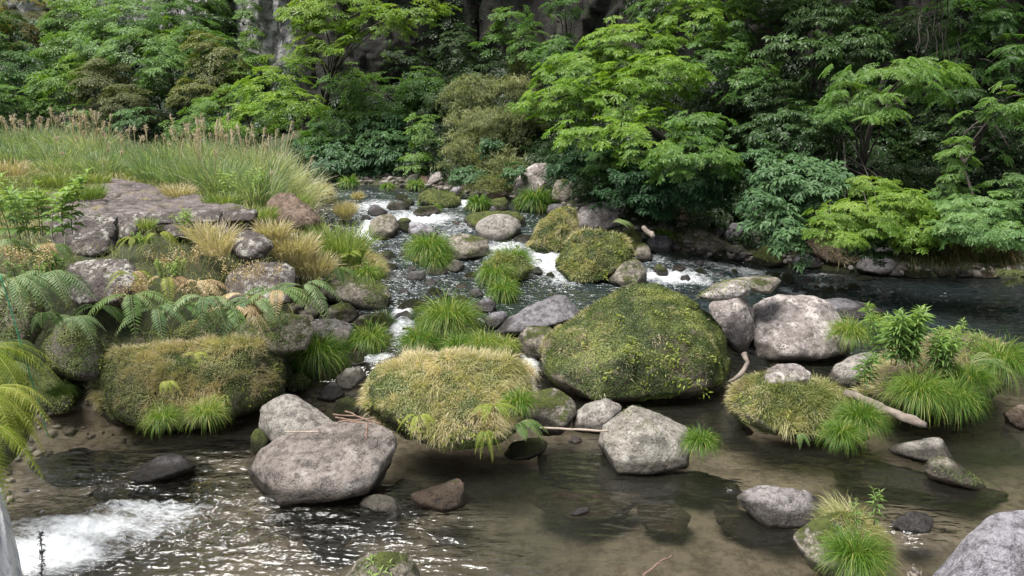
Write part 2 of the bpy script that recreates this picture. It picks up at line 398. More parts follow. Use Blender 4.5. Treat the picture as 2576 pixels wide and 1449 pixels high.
n.link(n.bump(n.noise(PW, 40, 5, .7), .8, .03), fo.inputs['Normal'])
m2 = n('ShaderNodeMixShader'); n.link(fmask, m2.inputs[0]); n.link(m1.outputs[0], m2.inputs[1]); n.link(fo.outputs[0], m2.inputs[2])
o = n('ShaderNodeOutputMaterial'); n.link(m2.outputs[0], o.inputs[0]); M_WATER = m
m.use_transparent_shadow = True
def Wd(x, y):
    P3 = np.stack([x.ravel() * .8, y.ravel() * 1.5, np.zeros(x.size)], 1)
    f = foam_glint_f(x, y); r = ripf(x, y)
    big = fbm(P3 * 2.2, 3, 21).reshape(x.shape); sm = np.abs(fbm(P3 * 7, 3, 33)).reshape(x.shape)
    dist = sst((y - 12) / 10)
    return W(x, y) + (.05 * big + .06 * sm) * (r - .1) * .8 + f * (.07 * big + .07 * sm)
xs = axis((-60, -12, 4), (-12, -7, .25), (-7, 9, .035), (9, 14, .15), (14, 60, 4))
ys = axis((-20, 4, 2), (4, 13, .035), (13, 20, .05), (20, 30, .09), (30, 60, 1.))
V, Q = grid(xs, ys, Wd)
dep = np.clip((W(V[:, 0], V[:, 1]) - G(V[:, 0], V[:, 1])) / 1.1 + .12 * fbm(V * .7, 3, 5) + .6 * sst((V[:, 1] - 10) / 3), 0, 1)
tag(mesh('river_water', V, [Q], M_WATER, {'foam': foam_glint_f(V[:, 0], V[:, 1]), 'ripple': ripf(V[:, 0], V[:, 1]), 'depth': dep}), kind='structure')

# gravel along both shores
rng = np.random.RandomState(12); n_ = 26000; x = rng.uniform(-8, 12, n_); y = rng.uniform(6, 27, n_)
dl = pdist(x, y, LEFT); df_ = pdist(x, y, FARP); pr = np.exp(-(dl / .3) ** 2) * .6 + np.exp(-((df_ - .1) / .4) ** 2) * .9; k = rng.rand(n_) < pr; x, y = x[k], y[k]
b = bmesh.new(); bmesh.ops.create_icosphere(b, subdivisions=2, radius=1); IV = np.array([v.co[:] for v in b.verts]); IF = np.array([[v.index for v in f.verts] for f in b.faces]); b.free()
m_ = len(x); sc = rng.uniform(.015, .06, (m_, 1)) * rng.uniform(.7, 1.3, (m_, 3)) * (1 + (y[:, None] > 12) * .8) * [1.2, 1, .65]; z = G(x, y) + .01
R = IV[None] * sc[:, None] * (1 + .18 * rng.normal(size=(m_, 42, 1))) ; ca = rng.uniform(0, 6.3, m_); c_, s_ = np.cos(ca)[:, None], np.sin(ca)[:, None]
V = np.stack([R[..., 0] * c_ - R[..., 1] * s_, R[..., 0] * s_ + R[..., 1] * c_, R[..., 2]], -1) + np.stack([x, y, z], 1)[:, None]
M_GRAVEL = leafmat('gravel_stone', (.05, .042, .038), (.14, .12, .105), (.30, .28, .26), 0., .7, .3)
tag(mesh('gravel', V.reshape(-1, 3), [(IF[None] + np.arange(m_)[:, None, None] * 42).reshape(-1, 3)], M_GRAVEL, {'tone': np.repeat(rng.rand(m_), 42)}), kind='stuff')
# ------------------------------------------------------------------ rocks
_ico = {}
def ico(l):
    if l not in _ico:
        b = bmesh.new(); bmesh.ops.create_icosphere(b, subdivisions=l, radius=1)
        V = np.array([v.co[:] for v in b.verts]); F = np.array([[v.index for v in f.verts] for f in b.faces])
        E = np.array([[v.index for v in e.verts] for e in b.edges]); b.free()
        deg = np.bincount(E.ravel(), minlength=len(V)).astype(float)
        _ico[l] = (V, F, E, deg)
    return _ico[l]
def relax(V, E, deg, k):
    for _ in range(k):
        S = np.stack([np.bincount(E[:, 0], V[E[:, 1], i], len(V)) + np.bincount(E[:, 1], V[E[:, 0], i], len(V)) for i in range(3)], 1)
        V = .5 * V + .5 * S / deg[:, None]
    return V
def hull_planes(pts):
    b = bmesh.new()
    for q in pts: b.verts.new(q)
    bmesh.ops.convex_hull(b, input=list(b.verts)); b.normal_update()
    c = pts.mean(0); out = []
    for f in b.faces:
        nn = np.array(f.normal[:]); h = float(nn @ (np.array(f.verts[0].co[:]) - c))
        if f.calc_area() < 1e-6: continue
        if h < 0: nn, h = -nn, -h
        out.append((nn, max(h, 1e-3)))
    b.free()
    return c, np.array([a for a, _ in out]), np.array([h for _, h in out])
ROCKS = []      # everything placed so far: (object, V, F, normals)
LAST = {}
def rock(tag_, poly, mat, label, th=1.1, t=None, sm=None, cuts=8, amp=1., name='boulder', cat=None, seed=None, fp=None, up=.0, flat=None, group=None, key=None, lvl=None):
    pp = cv(tag_, poly); seed = len(ROCKS) * 7 + 3 if seed is None else seed
    rng = np.random.RandomState(seed)
    cx, cy = pp.mean(0); w = np.ptp(pp[:, 0]); hgt = np.ptp(pp[:, 1]); by = pp[:, 1].max()
    bx = pp[np.argmax(pp[:, 1]), 0] * .5 + cx * .5
    t0 = hit(bx, by, surf, n=500) if t is None else t
    size = .5 * (w + hgt) / FPX * t0
    thk = th * .5 * size; tc = t0 + thk * .85
    outl = np.array([at(x, y, tc) for x, y in pp])
    front = []; back = []
    for (x, y) in pp:
        lo = (y - cy) / (hgt / 2)          # -1 top .. 1 bottom
        k = .62 + .27 * np.clip(lo, -.3, 1) + rng.uniform(-.06, .06); k2 = .7 + rng.uniform(-.1, .1)
        fx, fy = cx + (x - cx) * k, cy + (y - cy) * k
        d = np.clip(.72 + .28 * lo, .35, 1) + rng.uniform(-.12, .05)
        front.append(at(fx, fy, tc - thk * d)); back.append(at(cx + (x - cx) * k2, cy + (y - cy) * k2, tc + thk * rng.uniform(.75, 1.)))
    if fp is not None: front = [at(x, y, tc - thk * d) for x, y, d in fp]
    pts = np.concatenate([outl, front, back])
    c, Nn, H = hull_planes(pts)
    ex = np.ptp(pts, axis=0)
    l = lvl or (4 if w < 55 else 5 if w < 180 else 6 if w < 420 else 7)
    U, F, E, deg = ico(l)
    D = nrm(U * ex)
    q = D @ Nn.T; r = np.min(np.where(q > 1e-4, H / np.maximum(q, 1e-4), 1e9), axis=1)
    V0 = D * r[:, None]
    fr = nrm(-ray(cx, cy))
    for _ in range(cuts):
        cn = nrm(rng.normal(size=3) + fr * .8 + np.array([0, 0, .4])); sup = (V0 @ cn).max(); hh = sup * rng.uniform(.86, .97)
        d = V0 @ cn; f = np.where(d > hh, hh / np.maximum(d, 1e-6), 1.); V0 = V0 * f[:, None]
    rr = sm if sm is not None else 2
    V0 = relax(V0, E, deg, int(math.ceil(rr * (2. if l == 7 else 1. if l == 6 else .5 if l == 5 else .2))))
    Nv = vnormals(V0, F)
    s = size; X = V0 / s * 2.2 + seed * 3.1
    disp = .030 * fbm(X * 1.5, 5, seed, .6) + .022 * (1 - 2 * np.abs(fbm(X * 2.6, 4, seed + 5))) 
    b1, b2, cvv = cells(X * 1.1 + .3 * np.stack([vn(X * 2, 70 + i) for i in range(3)], 1), seed, 2.4)
    disp += .012 * cvv - .012 * np.exp(-((b2 - b1) / .07) ** 2) * (vn(X * .8, seed + 3) > .0)
    V0 = V0 + Nv * (disp * s * amp * .7)[:, None]
    V = V0 + c
    gx, gy, gz = V.mean(0)
    wet = 1 - sst((V[:, 2] - W(V[:, 0], V[:, 1]) - .08 - .06 * (vn(V * 3, 4) + 1)) / .07)
    o = mesh(name, V, [F], mat, {'wet': wet}, origin=(gx, gy, V[:, 2].min()))
    tag(o, label, cat or ('boulder' if w > 110 else 'rock'), group)
    rec = dict(o=o, V=V, F=F, N=vnormals(V, F), tc=tc, size=size, px=pp)
    ROCKS.append(rec)
    if key: LAST[key] = rec
    return rec
def vnormals(V, F):
    fn = np.cross(V[F[:, 1]] - V[F[:, 0]], V[F[:, 2]] - V[F[:, 0]])
    S = np.stack([sum(np.bincount(F[:, k], fn[:, i], len(V)) for k in range(3)) for i in range(3)], 1)
    return nrm(S)
def sample(rec, n, rng, mask=None):
    """n random surface points with normals, where mask(P,N) in [0,1] is the keep probability"""
    V, F, Nn = rec['V'], rec['F'], rec['N']
    A = np.linalg.norm(np.cross(V[F[:, 1]] - V[F[:, 0]], V[F[:, 2]] - V[F[:, 0]]), axis=1); A = A / A.sum()
    idx = rng.choice(len(F), n, p=A); a = rng.rand(n, 1); b = rng.rand(n, 1); sw = (a + b) > 1; a = np.where(sw, 1 - a, a); b = np.where(sw, 1 - b, b)
    f = F[idx]; P = V[f[:, 0]] * (1 - a - b) + V[f[:, 1]] * a + V[f[:, 2]] * b; Q = nrm(Nn[f[:, 0]] * (1 - a - b) + Nn[f[:, 1]] * a + Nn[f[:, 2]] * b)
    keep = (P[:, 2] > W(P[:, 0], P[:, 1]) + .04)
    tocam = np.array([0, 0, CAMH]) - P; keep &= (np.sum(tocam * Q, 1) > -.35 * np.linalg.norm(tocam, axis=1))
    if mask is not None: keep &= rng.rand(n) < mask(P, Q)
    return P[keep], Q[keep]

# --- blades and leaf scatter
def blades(P, D, L, Wd_, droop, rng, seg=3, tone=None, stiff=.0):
    """curved tapering blades: roots P, start directions D, lengths L, widths Wd_; gravity bends them by droop"""
    n = len(P); L = np.broadcast_to(L, (n,))[:, None]; Wd_ = np.broadcast_to(Wd_, (n,))[:, None]
    D = nrm(D); side = nrm(np.cross(D, rng.normal(size=(n, 3)) * .6 + np.array([0, 1, .2])))
    pts = [P]; d = D.copy(); p = P.copy()
    droop = np.broadcast_to(droop, (n,))[:, None]
    for k in range(seg):
        d = nrm(d + np.array([0, 0, -1.]) * droop * (k + .7) / seg); p = p + d * L / seg; pts.append(p)
    V = []
    wf = [1, .95, .8, .6, .4] if seg > 3 else [1, .85, .55]
    for k in range(seg):
        V += [pts[k] - side * Wd_ * .5 * wf[k], pts[k] + side * Wd_ * .5 * wf[k]]
    V.append(pts[seg])
    V = np.stack(V, 1); m = V.shape[1]; base = np.arange(n)[:, None] * m
    Q = np.concatenate([base + np.array([2 * k, 2 * k + 1, 2 * k + 3, 2 * k + 2]) for k in range(seg - 1)]) if seg > 1 else None
    T = base + np.array([2 * seg - 2, 2 * seg - 1, 2 * seg])
    tn = rng.rand(n) if tone is None else np.broadcast_to(tone, (n,))
    return V.reshape(-1, 3), Q, T, np.repeat(tn, m)
def leaflets(P, A, Nn, L, Wd_, rng, tone, curl=.15):
    """one folded leaf each: base P, axis A, normal Nn"""
    n = len(P); A = nrm(A); S = nrm(np.cross(A, Nn)); U = np.cross(S, A)
    L = np.broadcast_to(L, (n,))[:, None]; Wd_ = np.broadcast_to(Wd_, (n,))[:, None]
    V = np.stack([P, P + A * L * .45 + S * Wd_ * .5 + U * L * curl * .6, P + A * L - U * L * curl, P + A * L * .45 - S * Wd_ * .5 + U * L * curl * .6, P + A * L * .5], 1)
    b = np.arange(n)[:, None] * 5
    T = np.concatenate([b + np.array([0, 1, 4]), b + np.array([1, 2, 4]), b + np.array([4, 2, 3]), b + np.array([0, 4, 3])])
    return V.reshape(-1, 3), None, T, np.repeat(np.broadcast_to(tone, (n,)), 5)
M_MOSSLEAF = leafmat('creeping_leaf', (.022, .04, .012), (.085, .125, .032), (.25, .28, .085), .25)
M_MOSSPALE = leafmat('pale_creeping_leaf', (.05, .085, .022), (.155, .20, .065), (.36, .36, .17), .3)
M_TURF = leafmat('boulder_turf', (.08, .12, .02), (.29, .31, .12), (.62, .54, .37), .35)
M_SEDGE = leafmat('sedge_blade', (.04, .105, .014), (.12, .23, .032), (.36, .38, .12), .4, .45)
M_STRAW = leafmat('straw_blade', (.14, .17, .05), (.38, .34, .17), (.60, .52, .35), .3)
def mossy(rec, dens, sz=.018, cover=.8, up=-.3, seed=1, mat=None, name='moss_cover'):
    rng = np.random.RandomState(seed); n = int(dens * rec['size'] ** 2)
    def mk(P, Q):
        a = fbm(P * 2.1, 4, seed); return sst((a * .9 + Q[:, 2] * .35 - up * .2 + cover - .55) / .25)
    P, Q = sample(rec, n, rng, mk)
    if len(P) < 10: return
    A = nrm(np.cross(Q, rng.normal(size=P.shape)) + Q * rng.uniform(.0, .7, (len(P), 1)) + np.array([0, 0, -.25]))
    tone = np.clip(.46 + .85 * fbm(P * 3.2, 4, seed + 4) + rng.normal(size=len(P)) * .17 + .1 * Q[:, 2], 0, 1)
    g = Geo(); hump = Q * (.02 * (fbm(P * 6, 3, seed + 2) + .3))[:, None]
    V, q, T, tn = leaflets(P + hump, A, nrm(Q + rng.normal(size=P.shape) * .4), rng.uniform(.7, 1.4, len(P)) * sz, rng.uniform(.5, .9, len(P)) * sz, rng, tone)
    g.add(V, q, T, tn)
    c = g.build(name, mat or M_MOSSLEAF, rec['o'], np.array(rec['o'].location)); c['kind'] = 'stuff'
def turf(rec, dens, length=.09, straw=.5, up=.25, seed=1, width=.0045, cover=.75, lean=.5, mat=None, xr=None, name='grass_cover'):
    rng = np.random.RandomState(seed + 50); n = int(dens * rec['size'] ** 2)
    def mk(P, Q):
        a = fbm(P * 2.4, 3, seed + 8); k = sst((Q[:, 2] - up + a * .6) / .3) * sst((a + cover - .2) / .4)
        if xr: k = k * sst((P[:, 0] - xr[0]) / .15) * sst((xr[1] - P[:, 0]) / .15)
        return k
    P, Q = sample(rec, n, rng, mk)
    if len(P) < 10: return
    dn = nrm(Q * np.array([1, 1, .0]) + 1e-6)
    # tufted: blades share a local lean
    loc = np.stack([vn(P * 7, seed + i) for i in range(3)], 1)
    D = Q * .7 + np.array([0, 0, .35]) + dn * lean + loc * .8 + rng.normal(size=P.shape) * .3
    L = length * rng.uniform(.4, 1.3, len(P)) * np.clip(.9 + 1.3 * fbm(P * 4.5, 2, seed + 6), .25, 2.)
    tone = np.clip(straw + .55 * fbm(P * 2.2, 3, seed + 12) + rng.normal(size=len(P)) * .16, 0, 1)
    g = Geo(); g.add(*blades(P - Q * .01, D, L, width * rng.uniform(.7, 1.4, len(P)), .35 + .5 * rng.rand(len(P)), rng, 3, tone))
    c = g.build(name, mat or M_TURF, rec['o'], np.array(rec['o'].location)); c['kind'] = 'stuff'

R_GREY = rockmat('grey_stone', (.15, .138, .125), (.30, .28, .255), .45, (.52, .50, .46))
R_LILAC = rockmat('lilac_grey_stone', (.19, .18, .205), (.32, .31, .34), .2, (.5, .5, .5), spk=.6)
R_PALE = rockmat('lichen_pale_stone', (.15, .128, .12), (.28, .25, .238), .75, (.55, .51, .49))
R_MIX = rockmat('grey_stone_moss_patches', (.14, .122, .098), (.29, .262, .22), .5, (.43, .41, .36), .5)
R_GREEN = rockmat('mossy_stone', (.12, .105, .075), (.22, .20, .15), .25, (.4, .4, .33), .78)
R_MOSS = rockmat('moss_bound_stone', (.08, .065, .045), (.17, .15, .11), .3, (.32, .32, .25), .62, (.06, .07, .018))
R_DARK = rockmat('dark_basalt', (.055, .05, .052), (.13, .12, .125), .12, (.35, .34, .34))
R_SLATE = rockmat('slate_grey_stone', (.125, .12, .13), (.225, .215, .23), .2, (.4, .4, .4), spk=.5)
R_BROWN = rockmat('brown_stone', (.12, .075, .05), (.22, .165, .13), .35, (.42, .39, .35), .3)
R_SHADE = rockmat('dark_mossy_stone', (.07, .06, .05), (.15, .135, .12), .3, (.33, .31, .28), .5, (.05, .07, .012))
R_BLOCK = rockmat('weathered_block_stone', (.042, .035, .032), (.115, .098, .09), .7, (.44, .43, .40), .2, spk=1.2)

# near pool
rock('L2', [(1305,650),(1315,600),(1370,555),(1440,532),(1500,545),(1560,585),(1640,640),(1690,690),(1700,730),(1640,800),(1480,840),(1370,800),(1325,760),(1300,700)], R_GREY, 'smooth domed grey boulder directly behind the big flat-topped slab in the near pool', sm=7, cuts=2, amp=.6, t=8.75)
rock('F', [(625,1180),(660,1135),(700,1105),(760,1080),(830,1062),(900,1060),(960,1070),(988,1090),(1002,1115),(990,1150),(965,1200),(925,1242),(860,1258),(740,1272),(700,1275),(672,1258),(655,1230),(636,1205)], rockmat('near_slab_stone', (.12, .10, .09), (.25, .222, .205), .45, (.50, .475, .45)), 'large flat-topped brownish grey slab boulder at the edge of the near pool', th=1.15, sm=1, cuts=1, amp=.8, key='slab', fp=[(668,1182,.75),(705,1198,.9),(771,1222,1.),(900,1200,.95),(946,1187,.8),(705,1268,1.),(860,1254,1.),(928,1238,.9),(800,1100,.1),(900,1085,.1)])
rock('L2', [(1262,740),(1290,700),(1320,720),(1355,770),(1345,810),(1290,850),(1262,820)], R_GREEN, 'small mossy stone wedged at the left foot of the smooth domed boulder', name='rock')
rock('L2', [(640,965),(720,890),(790,850),(860,835),(930,845),(985,885),(988,915),(900,945),(800,965),(700,985)], R_DARK, 'dark wet rock breaking the surface of the pool left of the flat slab', amp=1.3, name='rock')
rock('F', [(232,925),(238,900),(290,882),(400,878),(520,868),(640,858),(700,850),(722,870),(727,925),(705,985),(645,1030),(570,1066),(480,1088),(400,1092),(340,1080),(280,1064),(256,1040),(240,985)], R_MOSS, 'broad flat boulder thick with moss and dry grass under the left bank ferns', th=.9, sm=6, cuts=2, amp=1.2, key='mossL', lvl=6)
rock('F', [(72,960),(90,925),(130,912),(160,932),(190,985),(192,1020),(160,1045),(100,1047),(75,1020)], R_GREEN, 'small brown mossy boulder at the foot of the left bank beside the green line', key='mossS')
rock('F', [(110,870),(140,815),(200,800),(245,840),(270,900),(250,960),(190,955),(125,930)], R_SHADE, 'dark moss-covered boulder in shadow between the bank blocks and broad grassy boulder', t=9.7, key='dk1')
rock('F', [(-60,720),(10,690),(75,700),(108,760),(102,830),(70,880),(20,900),(-60,900)], R_MOSS, 'dark mossy bank boulder behind the drooping silvery fern fronds at left edge', t=8.0, key='dk2')
rock('F', [(-80,900),(0,880),(60,930),(80,1040),(60,1120),(0,1180),(-80,1200)], R_MOSS, 'bank boulder buried under the bright yellow-green ferns at the left edge', t=7.0, key='dk3')
rock('F', [(905,960),(925,930),(990,905),(1100,890),(1200,893),(1285,910),(1330,945),(1330,1000),(1322,1050),(1295,1090),(1250,1120),(1140,1130),(1060,1112),(1000,1080),(940,1050),(912,1015)], R_MOSS, 'rounded boulder under a thatch of straw-coloured grass in the picture centre', th=1.1, sm=7, cuts=2, amp=1.2, key='mossC', lvl=6, t=8.15)
rock('M2', [(815,835),(860,780),(940,755),(1000,750),(1042,790),(1020,830),(940,862),(850,866)], R_GREEN, 'low green mossy stone at the waterline under the straw-grass boulder', name='rock', key='lowmoss')
rock('M2', [(925,545),(1000,515),(1080,500),(1140,535),(1180,580),(1188,640),(1150,690),(1110,740),(1010,745),(955,700),(932,640)], R_MIX, 'round pale boulder tinged with moss just right of the straw-grass boulder')
rock('M2', [(1165,680),(1190,620),(1240,580),(1310,555),(1390,560),(1413,600),(1400,640),(1350,690),(1330,735),(1230,728),(1165,718)], R_GREY, 'medium pale boulder between the round pale boulder and faceted pool boulder')
rock('F', [(1508,1115),(1515,1070),(1558,1040),(1590,1020),(1630,1030),(1700,1060),(1732,1075),(1737,1120),(1730,1175),(1640,1195),(1550,1192),(1528,1155)], rockmat('faceted_pool_stone', (.16, .145, .122), (.31, .29, .255), .6, (.50, .48, .44), .2), 'angular faceted pale grey boulder with an olive moss patch in the near pool', th=1.2, sm=1, cuts=0, amp=.6, key='facet', fp=[(1596,1112,.95),(1650,1088,.85),(1648,1190,1.),(1555,1190,.95),(1700,1105,.7),(1598,1040,.35),(1728,1170,.8),(1520,1110,.5)])
rock('M2', [(1135,775),(1170,738),(1205,750),(1212,775),(1180,785)], R_PALE, 'small pale stone at the waterline left of the faceted pool boulder', name='rock')
rock('F', [(1356,885),(1370,850),(1430,808),(1500,768),(1555,730),(1595,713),(1655,718),(1725,752),(1790,790),(1818,830),(1832,900),(1828,960),(1790,992),(1700,1010),(1600,1020),(1480,1015),(1400,980),(1365,930)], R_MOSS, 'huge peaked boulder clothed in green creeping moss at centre right', th=1.2, sm=1, cuts=0, amp=.8, key='mossB', lvl=7, fp=[(1612,742,.3),(1530,792,.5),(1420,862,.55),(1395,950,.75),(1560,905,1.),(1745,835,.7),(1795,900,.85),(1700,990,1.),(1500,1005,1.),(1812,960,.8),(1660,840,.85)])
rock('F', [(1301,850),(1310,828),(1335,820),(1385,820),(1415,850),(1400,900),(1360,908),(1325,900),(1303,880)], R_MIX, 'pale boulder with a mossy corner tucked behind the huge peaked moss boulder')
rock('F', [(1238,842),(1270,808),(1330,770),(1400,740),(1426,743),(1457,780),(1452,808),(1400,820),(1330,842),(1260,852)], R_SLATE, 'long slanting slate-grey slab with a brown mossy end in mid rapids', sm=1, cuts=0, amp=.6, key='slant', fp=[(1400,795,.7),(1412,760,.2),(1330,835,1.),(1275,835,.9),(1300,815,.7),(1395,815,.9),(1444,800,.6)])
rock('F', [(1216,802),(1240,785),(1270,783),(1280,805),(1245,830),(1224,822)], R_SLATE, 'short grey rock lying against the left end of the slanting slate slab', name='rock')
rock('F', [(1190,763),(1225,747),(1248,772),(1240,788),(1190,784)], R_SLATE, 'small grey wedge rock in the rapids above the slanting slate slab', name='rock')
rock('M2', [(640,30),(655,5),(690,3),(705,22),(720,45),(670,50)], R_SLATE, 'tiny grey stone beside the low mossy mound with grass fringe', name='rock')
rock('F', [(1785,790),(1782,765),(1805,752),(1860,737),(1886,754),(1898,790),(1896,850),(1875,895),(1845,885),(1803,830)], R_PALE, 'upright pinkish grey boulder between the huge mossy one and lichen-white one', t=None, up=0, sm=5, key='upright')
rock('F', [(1893,765),(1960,744),(2050,747),(2087,765),(2112,800),(2152,868),(2148,893),(2080,906),(1990,922),(1905,918),(1884,880),(1894,820)], R_PALE, 'big angular boulder crusted white with lichen at centre right', th=1.3, sm=1, cuts=2, key='lichen', fp=[(1930,790,.4),(2060,768,.3),(2092,832,.6),(1940,885,1.),(2115,885,.9),(2000,822,.75),(1905,900,.9),(2060,900,.9)])
rock('F', [(2050,755),(2110,748),(2150,763),(2200,773),(2232,788),(2160,806),(2080,800)], R_SLATE, 'low dark grey rock in the water right behind the lichen-white boulder', amp=1.2)
rock('C', [(400,1210),(470,1140),(620,1060),(820,1010),(960,1010),(1060,1090),(1000,1180),(760,1230),(560,1240)], R_PALE, 'light grey ledge rock rising behind the huge peaked moss boulder', t=10.9, key='ledge')
rock('C', [(720,1020),(880,985),(1100,968),(1320,975),(1365,1020),(1250,1100),(1240,1160),(1120,1150),(900,1090)], R_MIX, 'flat pale slab with mossy lower edge behind the pinkish upright boulder', t=11.6)
rock('C', [(1365,940),(1440,915),(1490,960),(1508,1020),(1470,1070),(1390,1060)], R_GREEN, 'small green mossy stone at the right tip of the flat pale slab', name='rock')
rock('C', [(1080,950),(1200,922),(1360,925),(1385,960),(1300,985),(1120,975)], R_GREEN, 'flat moss-topped stone in the rapids just beyond the flat pale slab', name='rock')
rock('M1', [(700,1400),(720,1330),(770,1290),(830,1275),(900,1290),(955,1350),(920,1400),(850,1440),(760,1440)], R_MOSS, 'long mossy mound crowned with grass in the middle of the rapids', key='mound', th=1.)
rock('F', [(1820,1010),(1835,980),(1880,950),(1930,935),(1990,940),(2045,962),(2120,998),(2190,1020),(2212,1055),(2195,1100),(2120,1124),(2040,1112),(1950,1092),(1870,1062),(1832,1040)], R_GREEN, 'long low islet boulder covered in mixed grass below the lichen-white boulder', th=.8, sm=6, key='islet', lvl=6)
rock('F', [(1905,945),(1935,925),(1960,917),(2005,914),(2040,938),(2044,965),(1990,975),(1920,968)], R_PALE, 'pale lichened stone rising at the back of the long grassy islet', t=9.3)
rock('F', [(2083,945),(2100,918),(2150,893),(2195,884),(2215,925),(2180,965),(2150,980),(2105,976),(2086,962)], R_GREY, 'smooth grey boulder at the left end of the leafy herb island')
rock('F', [(2150,985),(2190,930),(2260,880),(2340,845),(2420,840),(2500,860),(2560,910),(2540,965),(2490,1000),(2420,1040),(2330,1052),(2240,1040),(2180,1015)], R_BROWN, 'earthy island mound carrying leafy herbs and grass on the right', th=1.2, sm=8, cuts=0, key='island', lvl=6)
rock('F', [(2228,1128),(2290,1107),(2365,1102),(2400,1158),(2380,1172),(2320,1162),(2260,1146)], R_GREY, 'triangular grey slab breaking the water right of the long grassy islet', sm=1)
rock('F', [(2316,1172),(2340,1153),(2375,1148),(2412,1170),(2442,1195),(2485,1224),(2470,1234),(2400,1220),(2340,1204)], R_MIX, 'pointed pale rock with moss on its crest in front of triangular slab', key='pointed')
rock('F', [(1852,1250),(1880,1230),(1910,1219),(1990,1227),(2040,1240),(2066,1260),(2070,1290),(2045,1317),(2030,1328),(1925,1330),(1888,1292),(1858,1267)], rockmat('pool_corner_stone', (.15, .135, .13), (.27, .25, .245), .3, (.47, .46, .44), .1), 'flat grey boulder in the near pool left of the tall straw-grass rock', sm=3, amp=.9)
rock('F', [(1988,1365),(2000,1338),(2040,1312),(2095,1290),(2150,1290),(2205,1330),(2230,1385),(2225,1440),(2150,1480),(2080,1462),(2025,1420)], R_MIX, 'round boulder topped with shaggy grass at the bottom right', key='shaggy')
rock('F', [(2240,1325),(2265,1298),(2290,1285),(2330,1290),(2350,1308),(2340,1340),(2280,1345)], R_SLATE, 'half-drowned grey rock right of the shaggy grass boulder', name='rock')
rock('F', [(2330,1470),(2390,1418),(2438,1350),(2480,1308),(2505,1291),(2600,1285),(2760,1330),(2800,1560),(2600,1640),(2350,1600)], R_LILAC, 'big smooth lilac-grey boulder cut off by the bottom right corner', th=.9, sm=5, amp=.7, t=4.6, cuts=3)
rock('F', [(868,1455),(898,1415),(940,1390),(985,1384),(1030,1398),(1055,1440),(1062,1500),(980,1540),(880,1510)], R_MIX, 'pale boulder with small green sprouts at the bottom edge', t=4.9, key='bottom')
rock('F', [(902,1270),(918,1250),(955,1243),(990,1250),(1007,1275),(1000,1290),(940,1290)], R_GREY, 'small rounded grey stone in ripples in front of the flat slab boulder', name='rock')
rock('F', [(1030,1245),(1090,1228),(1150,1203),(1170,1215),(1172,1272),(1120,1290),(1050,1275)], R_BROWN, 'reddish brown rock lying just awash right of the flat slab boulder', up=0, amp=.8)
rock('F', [(1430,1293),(1455,1278),(1480,1274),(1484,1287),(1445,1300)], R_SLATE, 'tiny rock tip poking out of the calm water in the foreground', name='rock')
rock('F', [(2525,1040),(2560,1018),(2610,1015),(2640,1060),(2570,1085),(2528,1062)], R_BROWN, 'low brown rock at the right edge beyond the grassy island', name='rock')
# left-hand stones along the channel
rock('A', [(65,855),(130,790),(230,735),(340,728),(430,745),(540,808),(580,870),(562,945),(540,985),(400,978),(200,930),(90,892)], R_MIX, 'long sloping pale boulder with mossy nose left of the middle rapids', sm=4, key='nose')
rock('A', [(135,1000),(170,945),(230,922),(300,935),(350,980),(362,1030),(310,1070),(180,1055)], R_MIX, 'rounded brownish stone directly below the long sloping boulder')
rock('A', [(20,1000),(0,950),(60,903),(120,905),(160,940),(145,1000),(60,1020)], R_GREY, 'small grey stone left of the rounded brownish stone', name='rock')
rock('A', [(-40,1090),(60,1045),(200,1038),(300,1068),(348,1130),(322,1195),(262,1262),(180,1210),(40,1160)], R_PALE, 'pale cracked boulder behind the dark green sedge clump on the left', key='cracked')
rock('A', [(285,1310),(300,1245),(360,1228),(407,1265),(412,1330),(370,1358),(298,1358)], R_GREEN, 'upright greenish block stone between the channel and pale cracked boulder', name='rock')
rock('F', [(846,950),(870,928),(905,920),(925,940),(908,968),(880,982),(850,978)], R_GREY, 'grey stone with mossy top just below the upright greenish block', name='rock')
rock('F', [(796,1005),(820,970),(840,957),(866,985),(868,1002),(830,1013)], R_DARK, 'dark blue-grey pointed stone on the gravel between mossy boulders', name='rock')
rock('F', [(836,1030),(855,1003),(880,998),(907,1015),(903,1042),(870,1052),(842,1048)], R_GREEN, 'small round stone left against the straw-grass boulder', name='rock')
rock('F', [(712,962),(730,945),(760,938),(784,960),(768,984),(728,990)], R_MOSS, 'low yellow-green moss cushion stone right of the broad grassy boulder', name='rock', key='cushion')
rock('F', [(722,928),(745,912),(772,928),(768,947),(738,945)], R_GREEN, 'small mossy stone under the dark green sedge clump', name='rock')
rock('A', [(320,1065),(370,1015),(450,1003),(540,1000),(572,1060),(560,1135),(450,1120),(340,1090)], R_MIX, 'flattish stone carrying two sedge clumps beside the channel foam', key='twin')
for i, (x, y, r) in enumerate([(775, 1010, 12), (800, 985, 9), (760, 1035, 11), (825, 940, 8), (790, 950, 10), (748, 1000, 9), (720, 1010, 12), (835, 925, 7), (812, 1030, 10), (850, 1010, 7), (700, 1040, 13), (735, 1060, 10), (780, 1060, 8), (860, 1055, 9)]):
    rock('F', [(x - r, y), (x - r * .6, y - r * .6), (x + r * .3, y - r * .7), (x + r, y - r * .1), (x + r * .7, y + r * .5), (x - r * .5, y + r * .55)], [R_BROWN, R_GREY, R_DARK, R_MIX][i % 4], 'fist-sized pebble lying on the wet gravel between the left grassy boulders', name='pebble', cat='pebble', group='pebbles on the wet gravel', cuts=1)
rock('A', [(426,420),(440,388),(500,350),(570,336),(607,370),(622,420),(602,480),(570,514),(480,518),(424,500)], R_MIX, 'pale angular boulder with moss on top left of the upper rapids', sm=3, key='ang')
